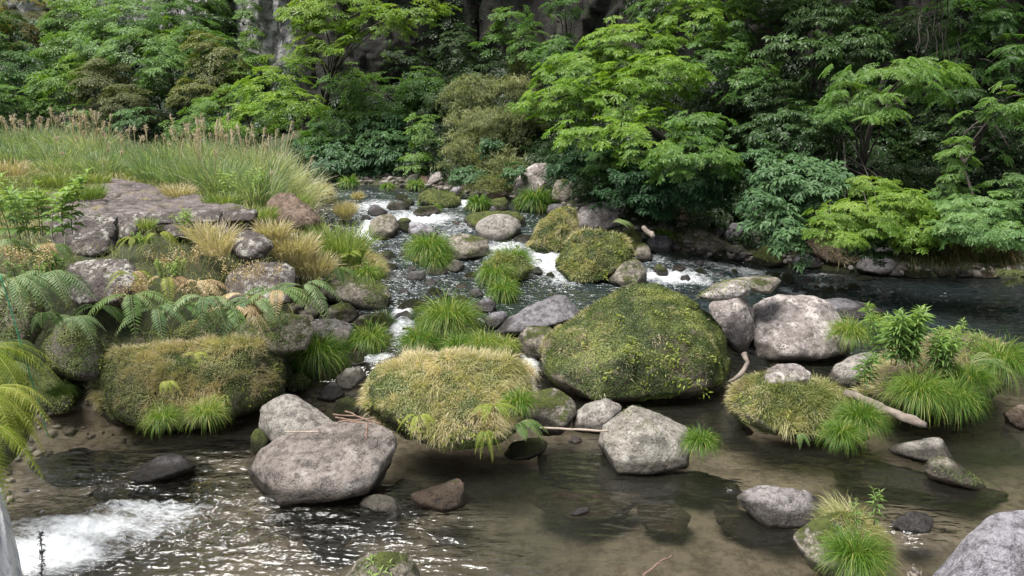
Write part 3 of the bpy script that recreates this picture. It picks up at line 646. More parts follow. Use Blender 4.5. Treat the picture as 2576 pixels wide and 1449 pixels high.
rock('A', [(608,395),(640,365),(690,366),(710,385),(668,435),(618,455)], R_GREEN, 'small mossy stone behind the pale angular boulder of the upper rapids', name='rock')
rock('A', [(683,450),(700,393),(760,393),(840,423),(892,470),(882,498),(760,514),(698,508)], R_LILAC, 'smooth lilac-brown boulder sloping right in the upper rapids', sm=4, amp=.6)
rock('A', [(638,440),(660,405),(690,403),(692,455),(660,466)], R_GREEN, 'little stone squeezed left of the smooth lilac-brown boulder', name='rock')
rock('A', [(925,560),(935,488),(1010,473),(1110,473),(1224,508),(1224,600),(1210,634),(1080,636),(1000,652),(935,645)], R_MIX, 'blocky flat-topped tan boulder with mossy base beside the round grass mound', sm=2, key='blocky')
rock('A', [(712,610),(760,540),(860,510),(940,540),(962,600),(950,665),(800,692),(720,660)], R_MOSS, 'dome of moss under the bright sedge mound left of the tan block', key='dome')
rock('A', [(801,722),(830,673),(900,678),(957,710),(930,748),(880,754),(818,748)], R_MIX, 'small pale stone with mossy right side below the sedge mound', name='rock')
rock('A', [(933,695),(985,643),(1022,646),(1064,680),(1056,713),(990,732),(943,714)], R_GREY, 'small grey wedge stone in front of the blocky tan boulder', name='rock')
rock('A', [(665,765),(698,720),(792,718),(804,745),(790,784),(688,786)], R_SLATE, 'flat blue-grey slab stone awash in the middle rapids', name='rock', sm=1)
rock('A', [(683,710),(700,686),(740,684),(742,718),(700,726)], R_SLATE, 'tiny blue-grey stone just above the flat slab stone', name='rock')
rock('A', [(622,620),(645,578),(690,582),(707,625),(660,634)], R_DARK, 'dark wet stone in the rapids left of the sedge mound', name='rock')
rock('A', [(488,625),(520,588),(580,588),(622,630),(602,658),(520,664)], R_SHADE, 'flat dark stone with olive moss right of the tall bank grass', name='rock')
rock('A', [(500,700),(530,665),(600,670),(622,695),(600,716),(520,718)], R_SHADE, 'lower mossy stone awash beside the ferny bank corner', name='rock')
rock('A', [(598,965),(660,918),(760,906),(802,930),(792,980),(650,990)], R_SHADE, 'wet brown ledge stone left behind the largest green sedge clump', name='rock')
rock('A', [(1083,872),(1130,836),(1165,843),(1187,877),(1150,893)], R_SLATE, 'little grey stone in rapids left of the mossy grass mound', name='rock')
rock('A', [(1108,970),(1150,920),(1215,891),(1262,925),(1278,972),(1230,993),(1128,993)], R_SLATE, 'bluish angular stone right behind the largest green sedge clump', name='rock')
rock('M1', [(670,1150),(690,1110),(750,1078),(830,1073),(890,1100),(907,1140),(892,1190),(840,1217),(760,1224),(690,1204)], R_GREY, 'round purplish grey boulder in mid river with a green tuft at its foot', sm=8, cuts=1, amp=.7)
rock('M1', [(606,1125),(640,1080),(710,1060),(800,1062),(880,1062),(930,1095),(926,1140),(890,1155),(680,1168),(628,1145)], R_GREEN, 'mossy brown boulder immediately behind the round purplish grey boulder', sm=6)
rock('M1', [(862,1195),(900,1180),(960,1182),(978,1200),(960,1225),(880,1225)], R_SHADE, 'low mossy stone right of the round purplish grey boulder', name='rock')
rock('B', [(188,905),(250,800),(300,680),(400,568),(520,500),(620,530),(672,600),(672,700),(622,800),(562,900),(480,972),(350,968),(238,948)], R_MOSS, 'tall leaning boulder shaggy with grass left of the flat-topped pale boulder', th=.9, key='lean')
rock('B', [(630,570),(700,508),(850,488),(920,473),(1090,468),(1182,488),(1182,620),(1160,665),(1100,705),(950,744),(760,750),(650,790),(640,660)], R_PALE, 'wide flat-topped pale boulder lying against the right bank of the upper rapids', sm=2, key='flattop')
rock('B', [(448,1040),(480,955),(560,855),(640,780),(740,745),(900,745),(1080,775),(1185,855),(1224,950),(1212,1025),(1100,1090),(1000,1160),(930,1235),(750,1258),(610,1253),(540,1195),(498,1120)], R_MOSS, 'bulky rounded boulder furred with moss and pink-tipped grass right of the rapids', th=1., sm=4, key='bulky', lvl=6)
rock('B', [(943,1205),(1000,1130),(1100,1048),(1200,1008),(1262,1030),(1312,1100),(1322,1200),(1300,1255),(1200,1294),(1100,1303),(1000,1253)], R_MIX, 'pale pointed boulder with mossy right face leaning on the bulky furred boulder', sm=2, key='ptd')
rock('B', [(1025,770),(1080,735),(1200,726),(1262,770),(1284,860),(1280,950),(1200,960),(1100,900)], R_GREEN, 'mossy pale stone behind the right shoulder of the bulky furred boulder', key='shoulder')
rock('B', [(1200,960),(1225,890),(1290,855),(1340,890),(1392,1032),(1300,1048),(1230,1030)], R_MIX, 'grey stone with mossy right edge right of the bulky furred boulder', name='rock')
rock('B', [(1310,865),(1340,800),(1420,778),(1520,790),(1578,880),(1540,965),(1440,968),(1330,935)], R_DARK, 'dark round boulder wearing a green sedge tuft near the right bank', key='darktuft')
rock('B', [(1365,1085),(1420,1060),(1490,1070),(1525,1130),(1520,1172),(1440,1172),(1400,1130)], R_SHADE, 'small dark stone with green cap in the right rapids', name='rock')
# right bank stones
rock('C', [(112,705),(150,630),(250,510),(350,412),(420,395),(500,430),(650,530),(745,600),(690,650),(600,744),(400,738),(200,724)], rockmat('bank_pyramid_stone', (.12, .10, .075), (.24, .21, .17), .35, (.40, .38, .33), .45), 'large pyramid-shaped brown boulder with olive moss on the right bank', sm=3, th=.9, key='pyr')
rock('C', [(698,545),(740,450),(800,365),(880,356),(942,390),(932,510),(870,565),(800,607),(718,572)], R_SLATE, 'upright blue-grey boulder right behind the pyramid-shaped boulder', th=.8)
rock('C', [(618,295),(660,250),(740,238),(802,280),(792,350),(772,402),(740,432),(700,412),(640,352)], R_GREY, 'pale grey stone topping the pile left of the dark broadleaf shrub')
rock('C', [(598,275),(650,160),(700,98),(780,108),(804,180),(760,240),(680,250)], R_SHADE, 'dark dusty stone above the pale grey one on the bank pile')
rock('C', [(530,465),(650,390),(700,400),(732,462),(690,510),(640,530)], R_DARK, 'dark slanting stone behind the pyramid-shaped boulder', name='rock')
rock('C', [(758,745),(800,658),(840,648),(900,680),(960,690),(1004,762),(920,800),(830,794)], R_SLATE, 'small two-coloured grey and mossy stone at the right waterline', name='rock')
rock('C', [(670,700),(740,640),(830,610),(940,610),(950,680),(880,730),(740,742)], R_SHADE, 'low dark mossy stone between pyramid boulder and two-coloured stone', name='rock')
rock('C', [(1003,785),(1060,710),(1150,640),(1250,588),(1322,640),(1374,720),(1404,830),(1350,866),(1180,870),(1066,845)], R_GREEN, 'ridge-shaped boulder with vivid green moss at the right waterline', sm=2, key='ridge')
rock('C', [(1447,835),(1510,750),(1600,713),(1700,713),(1760,745),(1820,800),(1854,860),(1750,884),(1600,874),(1500,854)], R_SLATE, 'cracked purplish grey boulder at the waterline below the broadleaf shrub', amp=1.1)
rock('C', [(1610,660),(1650,560),(1680,508),(1900,528),(2100,578),(2250,650),(2325,740),(2300,810),(2150,860),(1990,860),(1900,790),(1750,720),(1650,700)], R_BROWN, 'big brown overhanging boulder under the yellow-green maple branch', th=.9, key='over')
rock('R1', [(856,1345),(900,1290),(960,1263),(1020,1223),(1062,1213),(1088,1280),(1115,1340),(1092,1380),(1000,1394),(900,1374)], rockmat('leaning_slab_stone', (.14, .13, .14), (.25, .235, .24), .3, (.42, .41, .40)), 'large grey slab boulder leaning left under the maple on the right bank', sm=2, key='slabR')
rock('C', [(2195,1000),(2250,960),(2350,962),(2430,990),(2400,1012),(2260,1018)], R_GREEN, 'flat green stone awash in front of the leaning grey slab boulder', name='rock')
rock('C', [(70,265),(120,200),(250,148),(380,178),(452,260),(442,365),(350,425),(200,405),(108,335)], R_BROWN, 'rusty brown rock with dead grass beneath the big dark shrub')
rock('C', [(-60,430),(0,340),(60,320),(120,370),(205,412),(150,460),(0,475)], R_DARK, 'dark stone low beneath the rusty brown rock', name='rock')
rock('C', [(895,605),(950,478),(1050,398),(1150,430),(1224,540),(1150,625),(1050,665),(930,655)], R_SHADE, 'dark boulder half hidden by big leaves behind the mossy ridge boulder')
rock('C', [(115,540),(150,490),(230,472),(300,500),(300,560),(200,590),(130,575)], R_GREEN, 'green moss-cloaked stone left behind the pyramid-shaped boulder', name='rock')
rock('D', [(462,520),(480,410),(560,388),(700,392),(725,500),(700,600),(600,620),(490,600)], R_SHADE, 'square dark stone just right of the leaning grey slab boulder')
rock('D', [(788,605),(850,500),(930,476),(1000,560),(1014,680),(900,706),(798,690)], R_SHADE, 'dark brown pointed stone under hanging bank grass at right')
rock('D', [(1028,605),(1090,530),(1150,558),(1180,600),(1274,650),(1274,704),(1060,710)], R_SHADE, 'low brown stone right of the dark pointed stone under bank grass')
rock('D', [(458,645),(520,600),(600,610),(720,630),(804,660),(764,710),(600,715),(478,695)], R_GREEN, 'long mossy stone at the waterline below the square dark stone')
rock('D', [(1285,665),(1340,630),(1480,622),(1545,680),(1545,715),(1400,720),(1300,700)], R_BROWN, 'flat brown stone at the right waterline below trailing bank grass')
rock('D', [(1768,460),(1780,370),(1900,350),(2000,420),(1990,545),(1800,545)], R_SHADE, 'square stone at the right edge of the far bank')
rock('D', [(1725,560),(1800,535),(1960,540),(2000,620),(1900,665),(1780,640)], R_SLATE, 'pale grey slab at the right edge below the square bank stone', name='rock')
rock('D', [(1495,500),(1560,410),(1680,380),(1770,440),(1760,560),(1600,600),(1510,570)], R_GREEN, 'mossy bank boulder above the trailing grass near the right edge')
# far end of the river
rock('M1', [(866,925),(900,878),(960,828),(1000,805),(1042,812),(1052,900),(1030,960),(980,1005),(900,1018),(872,970)], R_PALE, 'tall pale pinkish rock standing at the head of the rapids', sm=2, key='tallrock')
rock('M1', [(1052,1010),(1072,960),(1075,908),(1130,893),(1190,920),(1187,975),(1150,1015),(1100,1030)], R_MIX, 'square grey rock under the dark shrub right of the tall pale rock')
rock('M1', [(1025,1075),(1045,1028),(1110,1025),(1133,1050),(1095,1087)], R_SLATE, 'smooth lilac-grey stone at the foot of the square grey rock', name='rock')
rock('M1', [(383,1005),(410,963),(470,948),(560,968),(602,1000),(597,1037),(540,1050),(440,1034),(388,1018)], R_GREEN, 'broad mossy brown boulder in mid river at the head of the rapids', key='farmoss')
rock('M1', [(520,972),(560,950),(592,936),(610,965),(602,990),(560,984)], R_LILAC, 'pale lilac triangular rock behind the broad mossy brown boulder', name='rock', t=None, sm=1)
rock('M1', [(266,1000),(275,978),(320,973),(338,995),(320,1010),(280,1010)], R_GREEN, 'small mossy stone furthest left at the head of the rapids', name='rock')
rock('M1', [(298,1022),(315,1000),(350,998),(374,1020),(355,1036),(310,1034)], R_GREEN, 'second small mossy stone, just left of the broad mossy brown boulder', name='rock')
rock('M1', [(222,1048),(245,1015),(310,1013),(348,1040),(330,1058),(250,1060)], R_SHADE, 'dark flat stone with moss splitting the far rapids', name='rock')
rock('M1', [(358,1070),(400,1038),(470,1033),(504,1062),(470,1085),(380,1088)], R_MIX, 'rounded stone with a green tuft below the broad mossy brown boulder', name='rock')
rock('A', [(415,335),(430,275),(490,285),(560,330),(520,355),(450,365)], R_DARK, 'black wet angular rock in the white water of the far rapids', name='rock')
rock('A', [(368,385),(380,350),(420,348),(448,380),(410,395)], R_DARK, 'small black wet stone left below the black angular rock', name='rock')
rock('M1', [(428,925),(450,880),(490,856),(510,880),(502,912),(452,934)], R_PALE, 'pinkish jagged rock on the far shore above the mossy brown boulder', name='rock')
rock('M1', [(308,925),(340,885),(380,868),(394,890),(370,930),(330,935)], R_GREY, 'slanting grey rock on the far shore left of the pinkish jagged rock', name='rock')
rock('M1', [(388,930),(400,882),(438,888),(438,930),(410,940)], R_BROWN, 'brown rock on the far shore between slanting grey and pinkish rocks', name='rock')
rock('M1', [(178,935),(200,910),(230,900),(254,925),(240,943),(190,943)], R_GREY, 'small grey rock on the far shore nearest the dark broadleaf shrub', name='rock')
rock('M1', [(330,958),(345,920),(390,910),(405,945),(380,964)], R_GREEN, 'mossy stone in front of the slanting grey far-shore rock', name='rock')
rock('M1', [(608,1055),(640,1020),(700,1005),(750,1025),(748,1060),(680,1068)], R_GREEN, 'flat grassy stone right of the little cascade in the far rapids', name='rock')
rock('M1', [(698,1005),(740,975),(830,958),(835,985),(780,1010),(720,1018)], R_BROWN, 'long tan stone on the shore left of the tall pale rock', name='rock')
rock('M1', [(733,1055),(760,1000),(820,988),(844,1020),(835,1062),(770,1065)], R_GREEN, 'mossy block stone left of the tall pale rock', name='rock')
rock('M1', [(735,1072),(755,1035),(780,1045),(784,1075),(758,1082)], R_SLATE, 'small upright grey stone in front of the mossy block stone', name='rock')
rock('M1', [(878,1060),(890,1000),(930,970),(1000,960),(1052,990),(1045,1050),(1000,1068),(920,1068)], R_GREEN, 'green grassy hummock stone at the foot of the tall pale rock', key='hummock')
# left bank: big rocks and the wall blocks
rock('L1', [(1338,1060),(1350,1000),(1400,968),(1480,973),(1520,1010),(1560,1080),(1618,1112),(1602,1155),(1500,1175),(1400,1160),(1345,1110)], R_BROWN, 'big reddish brown boulder at the end of the reed bed by the river', sm=2, t=12.9, key='redbr')
rock('L1', [(1166,1240),(1175,1190),(1230,1156),(1300,1168),(1372,1215),(1384,1245),(1332,1292),(1250,1310),(1183,1292)], R_BLOCK, 'rounded lichen-spotted boulder sitting on top of the lower wall block', sm=6, t=10.6, key='egg')
rock('F', [(568,710),(575,690),(600,668),(625,656),(720,662),(742,680),(748,725),(745,760),(650,775),(575,765)], R_BLOCK, 'lower right wall block of speckled purple-brown stone under the round boulder', sm=1, t=10.3, cat='stone block', name='wall_block')
rock('L1', [(250,1200),(256,1120),(400,1105),(560,1113),(594,1150),(588,1302),(470,1310),(300,1294),(255,1260)], R_BLOCK, 'upper left wall block with white lichen streaks below the paved causeway', sm=1, t=11.0, th=1., cat='stone block', name='wall_block')
rock('F', [(166,702),(178,665),(238,652),(322,651),(347,680),(358,722),(352,747),(290,772),(200,770),(168,742)], R_BLOCK, 'lower left wall block with rounded corners overhanging the dark gap', sm=1, t=10.2, cat='stone block', name='wall_block')
rock('L1', [(594,1180),(605,1125),(650,1112),(690,1120),(695,1190),(650,1206),(600,1204)], R_BLOCK, 'small wall block right of the streaked upper left block', sm=3, t=11.2, cat='stone block', name='wall_block')
rock('L1', [(818,1160),(830,1125),(900,1112),(970,1130),(995,1180),(940,1200),(840,1195)], R_BLOCK, 'rounded grey wall block in the middle of the causeway wall', sm=5, t=11.3, cat='stone block', name='wall_block')
rock('L1', [(1218,1170),(1222,1112),(1290,1103),(1335,1112),(1348,1200),(1290,1210),(1225,1200)], R_BLOCK, 'dark upper wall block at the right end of the causeway wall', sm=2, t=11.5, cat='stone block', name='wall_block')
rock('L1', [(1110,1165),(1120,1115),(1180,1108),(1222,1125),(1220,1180),(1150,1195)], R_BLOCK, 'grey wall block beside the dry grass at the causeway wall', sm=3, t=11.5, cat='stone block', name='wall_block')
rock('F', [(350,690),(360,655),(430,645),(520,650),(560,675),(570,760),(500,800),(400,800),(355,760)], R_MOSS, 'mossy bank stone smothered by ferns between the two lower wall blocks', t=10.6, key='midb')
rock('F', [(200,845),(260,800),(420,790),(600,785),(700,790),(760,830),(740,900),(600,930),(300,930),(210,900)], R_MOSS, 'shadowed bank stone behind the row of ferns above the grassy boulder', t=10.3, key='fernb', th=.4)
rock('F', [(590,830),(620,800),(700,785),(770,795),(790,830),(770,880),(660,890),(600,865)], R_MIX, 'mossy bank stone right of the ferns next to the pale cracked boulder', t=10.0, key='fernc', th=.6)
rock('A', [(-20,440),(0,340),(70,330),(120,380),(110,455),(40,470)], R_BROWN, 'brown rock partly hidden by grass below the big reddish boulder', t=13.5) 
rock('A', [(60,720),(100,600),(250,560),(420,580),(500,640),(520,760),(430,800),(250,790),(120,790)], R_MOSS, 'bank corner hummock overgrown with rusty weeds and tall grass', t=None, key='corner', th=1.)
# drowned stones
for i, shape in enumerate([[(1310,1270),(1400,1250),(1550,1255),(1625,1265),(1560,1320),(1480,1335),(1400,1325)], [(1350,1140),(1450,1135),(1560,1150),(1570,1230),(1450,1240),(1360,1200)],
        [(2070,1175),(2200,1170),(2400,1215),(2540,1250),(2500,1285),(2300,1250),(2120,1225)], [(1600,1275),(1700,1270),(1740,1300),(1720,1350),(1640,1345),(1605,1310)],
        [(1640,1200),(1760,1195),(1850,1220),(1870,1255),(1760,1265),(1660,1240)], [(940,1260),(1010,1200),(1060,1215),(1060,1270),(980,1290)], [(220,1250),(380,1180),(500,1165),(560,1190),(420,1240),(260,1275)],
        [(1760,1040),(1850,1050),(1900,1090),(1840,1110),(1740,1085)], [(760,1370),(860,1330),(900,1350),(850,1400),(780,1395)], [(2420,1080),(2520,1060),(2576,1120),(2500,1150),(2420,1120)],
        [(1790,1265),(1880,1300),(1990,1330),(2010,1370),(1880,1370),(1800,1320)], [(60,1170),(200,1130),(320,1150),(260,1200),(120,1220)]]):
    shape = np.array(shape, float); bx, by = shape.mean(0)
    lab = ['long drowned ledge under the tiny rock tip in the calm foreground pool', 'drowned stone left of the faceted pool boulder', 'long dark drowned ridge below the pointed pale rock at right',
           'round drowned stone in the calm pool right of the long ledge', 'drowned brown stone right below the faceted pool boulder', 'drowned stone touching the small rounded stone by the slab',
           'dark drowned shelf left of the dark wet rock', 'drowned stone in the gap left of the long grassy islet', 'small drowned rock in the foreground ripples', 'drowned stone at the right edge beyond triangular slab',
           'drowned dark shelf along the left of the flat pool-corner boulder', 'wide drowned shelf in the left pool below the mossy boulders'][i]
    f = lambda x, y: W(x, y) - .10
    rock("F", shape, [R_BROWN, R_SHADE, R_DARK][i % 3], lab, name='rock', t=hit(bx, shape[:, 1].min() + .45 * np.ptp(shape[:, 1]), f) , th=.9, sm=6, cuts=1)
    r = ROCKS[-1]; o = r['o']; top = r['V'][:, 2].max(); o.location.z -= (top + .035 - float(W(*o.location[:2])))
    if i == 0: o.location.z += .045

# small wet stones scattered through the channel
rngS = np.random.RandomState(21); spots = []
while len(spots) < 46:
    x, y = rngS.uniform(860, 2150), rngS.uniform(500, 860)
    if y > 760 and x > 1240: continue
    if x > 1500 and y < 620 + (x - 1500) * .1: continue
    w_ = onw(x, y)
    if pdist(w_[0], w_[1], FARP) > -.1 or pdist(w_[0], w_[1], LEFT) > -.1: continue
    if any(r['px'][:, 0].min() - 12 < x < r['px'][:, 0].max() + 12 and r['px'][:, 1].min() - 10 < y < r['px'][:, 1].max() + 10 for r in ROCKS): continue
    if any(abs(x - a) < 26 and abs(y - b) < 14 for a, b in spots): continue
    spots.append((x, y)); r_ = rngS.uniform(8, 24) * (.55 + (y - 500) / 500); j = rngS.uniform(.7, 1.2, 6)
    rock('F', [(x - r_ * j[0], y), (x - r_ * .6, y - r_ * .55 * j[1]), (x + r_ * .3, y - r_ * .7 * j[2]), (x + r_ * j[3], y - r_ * .1), (x + r_ * .7, y + r_ * .3), (x - r_ * .6, y + r_ * .32)], [R_DARK, R_SLATE, R_SHADE, R_GREEN, R_BROWN][len(spots) % 5],
         'small wet stone scattered in the rapids between the larger boulders', name='stone', cat='stone', group='small wet stones scattered in the rapids', cuts=3, sm=1)
# growth on the boulders
mossy(LAST['mossB'], 42000, .019, .66, -.5, 1)
turf(LAST['mossB'], 9000, .07, .85, .15, 2, cover=.32, width=.006)
mossy(LAST['mossC'], 26000, .02, .8, -.8, 3, M_MOSSPALE)
turf(LAST['mossC'], 34000, .115, .95, -.1, 4, cover=.66, width=.006)
mossy(LAST['mossL'], 18000, .02, .95, -1.2, 5, M_MOSSPALE)
turf(LAST['mossL'], 32000, .10, .98, -.05, 6, cover=.55, width=.006)
for k, d, tf, st, cv_ in [('dk1', 14000, 0, 0, 0), ('fernc', 6000, 0, 0, 0), ('bulky', 12000, 9000, .55, .8), ('lean', 8000, 11000, .66, .9), ('islet', 9000, 15000, .42, .9), ('island', 6000, 10000, .5, .9), ('dk2', 16000, 0, 0, 0), ('dk3', 16000, 6000, .1, .8),
        ('mossS', 9000, 0, 0, 0), ('midb', 12000, 3000, .4, .5), ('fernb', 9000, 0, .3, .6), ('corner', 9000, 12000, .45, .9), ('farmoss', 5000, 2000, .4, .5), ('hummock', 4000, 9000, .15, .9), ('mound', 12000, 9000, .3, .8),
        ('dome', 6000, 9000, .3, .8)]:
    if d: mossy(LAST[k], d, .02 if LAST[k]['tc'] < 12 else .032, .85, -.8, len(k) + ord(k[0]))
    if tf: turf(LAST[k], tf, .10 if k != 'corner' else .18, st + .2, -.2, len(k) + 20, cover=cv_, width=.0065 if LAST[k]['tc'] < 12 else .008)
mossy(LAST['ptd'], 4000, .03, .3, .2, 31); mossy(LAST['ridge'], 5000, .03, .45, .2, 32); mossy(LAST['nose'], 4500, .022, .2, .1, 33); mossy(LAST['facet'], 9000, .014, .12, .2, 34)
mossy(LAST['cushion'], 30000, .014, 1.2, -1, 35); mossy(LAST['ledge'], 6000, .02, .4, 0, 36); turf(LAST['ledge'], 3500, .09, .6, .1, 37, cover=.6)
mossy(LAST['over'], 3000, .035, .4, 0, 38); turf(LAST['over'], 900, .2, .75, -.4, 39, cover=.5, lean=.9, width=.012)
turf(LAST['shaggy'], 26000, .15, .58, .05, 40, cover=.9, lean=.9, xr=(LAST['shaggy']['o'].location[0] - .14, 99)); turf(LAST['bottom'], 9000, .07, .3, .3, 41, cover=.3, xr=(LAST['bottom']['o'].location[0], 99))
mossy(LAST['pointed'], 14000, .016, .35, .1, 42)
# ------------------------------------------------------------------ sedge tufts
def tuft(px, py, wpx, label, t=None, n=900, straw=.5, mat=None, group=None, up=.9, L=None, width=.006, name='sedge_tuft', cat='grass tuft', seed=None, upright=0., hz=None):
    seed = int(px * 3 + py) if seed is None else seed; rng = np.random.RandomState(seed)
    t0 = hit(px, py + wpx * .38, surf, n=500) if t is None else t
    c = at(px, py, t0 + wpx / FPX * t0 * .25); R = wpx / 2 / FPX * t0
    root = c + np.array([0, 0, -R * .1])
    a = rng.uniform(0, 2 * np.pi, n); rr = np.sqrt(rng.rand(n)) * R * .45
    P = root + np.stack([np.cos(a) * rr, np.sin(a) * rr, -rr ** 2 / R * .6], 1)
    out = np.stack([np.cos(a), np.sin(a), np.zeros(n)], 1); el = rng.uniform(.15, 1., n) ** .8
    D = out * (1.15 - el)[:, None] * 1.1 + np.array([0, 0, 1.]) * (el * up + .15 + upright)[:, None] + rng.normal(size=(n, 3)) * .14
    Lr = (L or 1.35) * R * rng.uniform(.6, 1.25, n)
    tone = np.clip(straw - .15 + .22 * rng.normal(size=n) + .12 * el, 0, 1)
    tone = np.where(rng.rand(n) < .10, 1., tone * rng.uniform(.75, 1.1)); root = root + 0
    g = Geo(); g.add(*blades(P, D, Lr, width * rng.uniform(.7, 1.3, n) * max(1, t0 / 9), (1.15 - .7 * upright) * rng.uniform(.6, 1.3, n), rng, 4, tone))
    o = g.build(name, mat or M_SEDGE, None, (root[0], root[1], root[2] - R * .2)); tag(o, label, cat, group)
    return o
tuft(1128, 800, 150, 'largest bright green sedge clump standing in mid channel', n=1500)
tuft(1055, 855, 95, 'small round sedge clump in front of the largest green clump', n=800)
tuft(930, 852, 100, 'sedge clump drooping beside the channel foam, lower of two', n=900)
tuft(958, 805, 60, 'small sedge clump above the lower channel-side clump', n=500)
tuft(798, 890, 140, 'dark green full sedge clump left of the channel on gravel', n=1700, straw=.28)
tuft(1080, 625, 105, 'domed bright sedge mound left of the blocky tan boulder', n=1600, straw=.55, t=13.2)
tuft(1095, 655, 70, 'lower skirt of sedge hanging under the domed sedge mound', n=700, straw=.5, t=13.0)
tuft(1285, 655, 100, 'bright green grass crown on the upper half of the mossy mound', n=1300, straw=.6)
tuft(1250, 690, 90, 'bright green grass covering the left flank of the mossy mound', n=1000, straw=.55)
tuft(1268, 732, 75, 'round sedge tuft at the lowest foot of the mossy mound', n=800, straw=.5)
tuft(1155, 872, 90, 'left green grass clump on the low islet behind the straw boulder', n=900, straw=.5)
tuft(1215, 868, 90, 'middle straw-tipped clump on the low islet behind straw boulder', n=900, straw=.85)
tuft(1270, 872, 70, 'right straw-tipped clump on the low islet behind straw boulder', n=700, straw=.8)
tuft(1268, 588, 44, 'little green tuft at the foot of the round purplish boulder', n=400)
tuft(1662, 597, 62, 'green sedge wig on the dark round boulder near right bank', n=700)
tuft(1762, 1110, 82, 'green sedge clump hanging off the right end of faceted boulder', n=800, t=8.05)
tuft(2312, 985, 140, 'bright yellow-green sedge clump at the front of the herb island', n=1700, straw=.6, t=9.05)
tuft(2395, 1000, 130, 'mid green sedge clump right of the brightest island clump', n=1300, straw=.45, t=9.1)
tuft(2510, 905, 150, 'large sedge clump at the right end of the herb island', n=1400, straw=.5, t=9.9)
tuft(2440, 950, 110, 'sedge clump between island ferns and the waterline', n=1000, straw=.45, t=9.5)
tuft(2165, 1050, 110, 'green sedge clump at the right tip of the grassy islet', n=1300, straw=.45, t=8.5)
tuft(2115, 1090, 90, 'lower hanging sedge on the front of the grassy islet', n=900, straw=.5, t=8.15)
tuft(2150, 1395, 150, 'fountain of green grass on the shaggy bottom right boulder', n=1200, straw=.55, t=6.0, width=.005)
tuft(410, 1050, 85, 'green tuft dangling from the front of the broad grassy boulder', n=600, straw=.6, t=8.25)
tuft(520, 1035, 95, 'pale arching grass hanging from the broad grassy boulder, right of the green one', n=500, straw=.9, t=8.4)
tuft(150, 985, 60, 'little sedge on the small mossy boulder by the green line', n=350, straw=.5, t=8.75)
tuft(1303, 1010, 80, 'fresh green grass at the right side of the straw boulder', n=700, straw=.5, t=8.1)
tuft(1312, 935, 70, 'pink-straw grass plume at the right shoulder of straw boulder', n=900, straw=1.2, mat=M_STRAW, t=8.9)
tuft(2140, 835, 95, 'pale green grass clump behind the herb island beside lichen-white boulder', n=900, straw=.7, t=11.2)
tuft(975, 470, 32, 'far green tuft on the shore nearest the broadleaf shrub', n=250, width=.009)
tuft(878, 458, 46, 'far green tuft in the water at the top left of the river', n=300, width=.009)
tuft(1048, 466, 42, 'far green tuft in front of the slanting grey shore rock', n=300, width=.009)
tuft(1094, 524, 30, 'green tuft on the rounded stone in the far rapids', n=250, width=.008)
tuft(1203, 512, 56, 'green grass pad right of the little cascade', n=500, straw=.35, width=.009)
tuft(1347, 505, 84, 'dense dark green grass at the foot of the tall pale rock', n=900, straw=.25, width=.009)
tuft(1065, 508, 26, 'tiny tuft on the left of broad mossy brown boulder', n=200, width=.008)
tuft(870, 545, 62, 'straw-coloured reed tuft on a rock in the left white water', n=700, straw=1., mat=M_STRAW, upright=1.2, width=.008)
tuft(900, 500, 34, 'straw tuft at the top of the left white water', n=250, straw=.8, mat=M_STRAW, upright=.8, width=.008)
tuft(808, 485, 60, 'rusty grass hummock where the reed bed meets the river', n=700, straw=.8, mat=M_STRAW, width=.01)
tuft(925, 690, 70, 'green grass spilling over the right edge of the bank corner', n=700, straw=.5, t=11.7)
tuft(2205, 805 + 0, 44, 'small straw tuft behind the tall island herbs', n=300, straw=.8, t=11)
tuft(2190, 770, 22, 'tiny tuft on the low dark rock behind the lichen-white boulder', n=120, straw=.7, t=11.9)
for i, (px, py, w, dx) in enumerate([(2330, 640, 70, 0), (2400, 635, 80, 0), (2455, 645, 90, 0), (2520, 650, 80, 0), (2290, 650, 50, 0), (2360, 650, 70, 0)]):
    tuft(px, py, w * 1.2, 'trailing clump of dark bank grass with brownish blades above the right waterline', n=700, straw=.35 + .3 * (i % 2), group='trailing grass on the right bank', width=.009, t=13.9, mat=leafmat('bank_grass', (.02, .03, .008), (.05, .06, .02), (.16, .11, .06), .2))
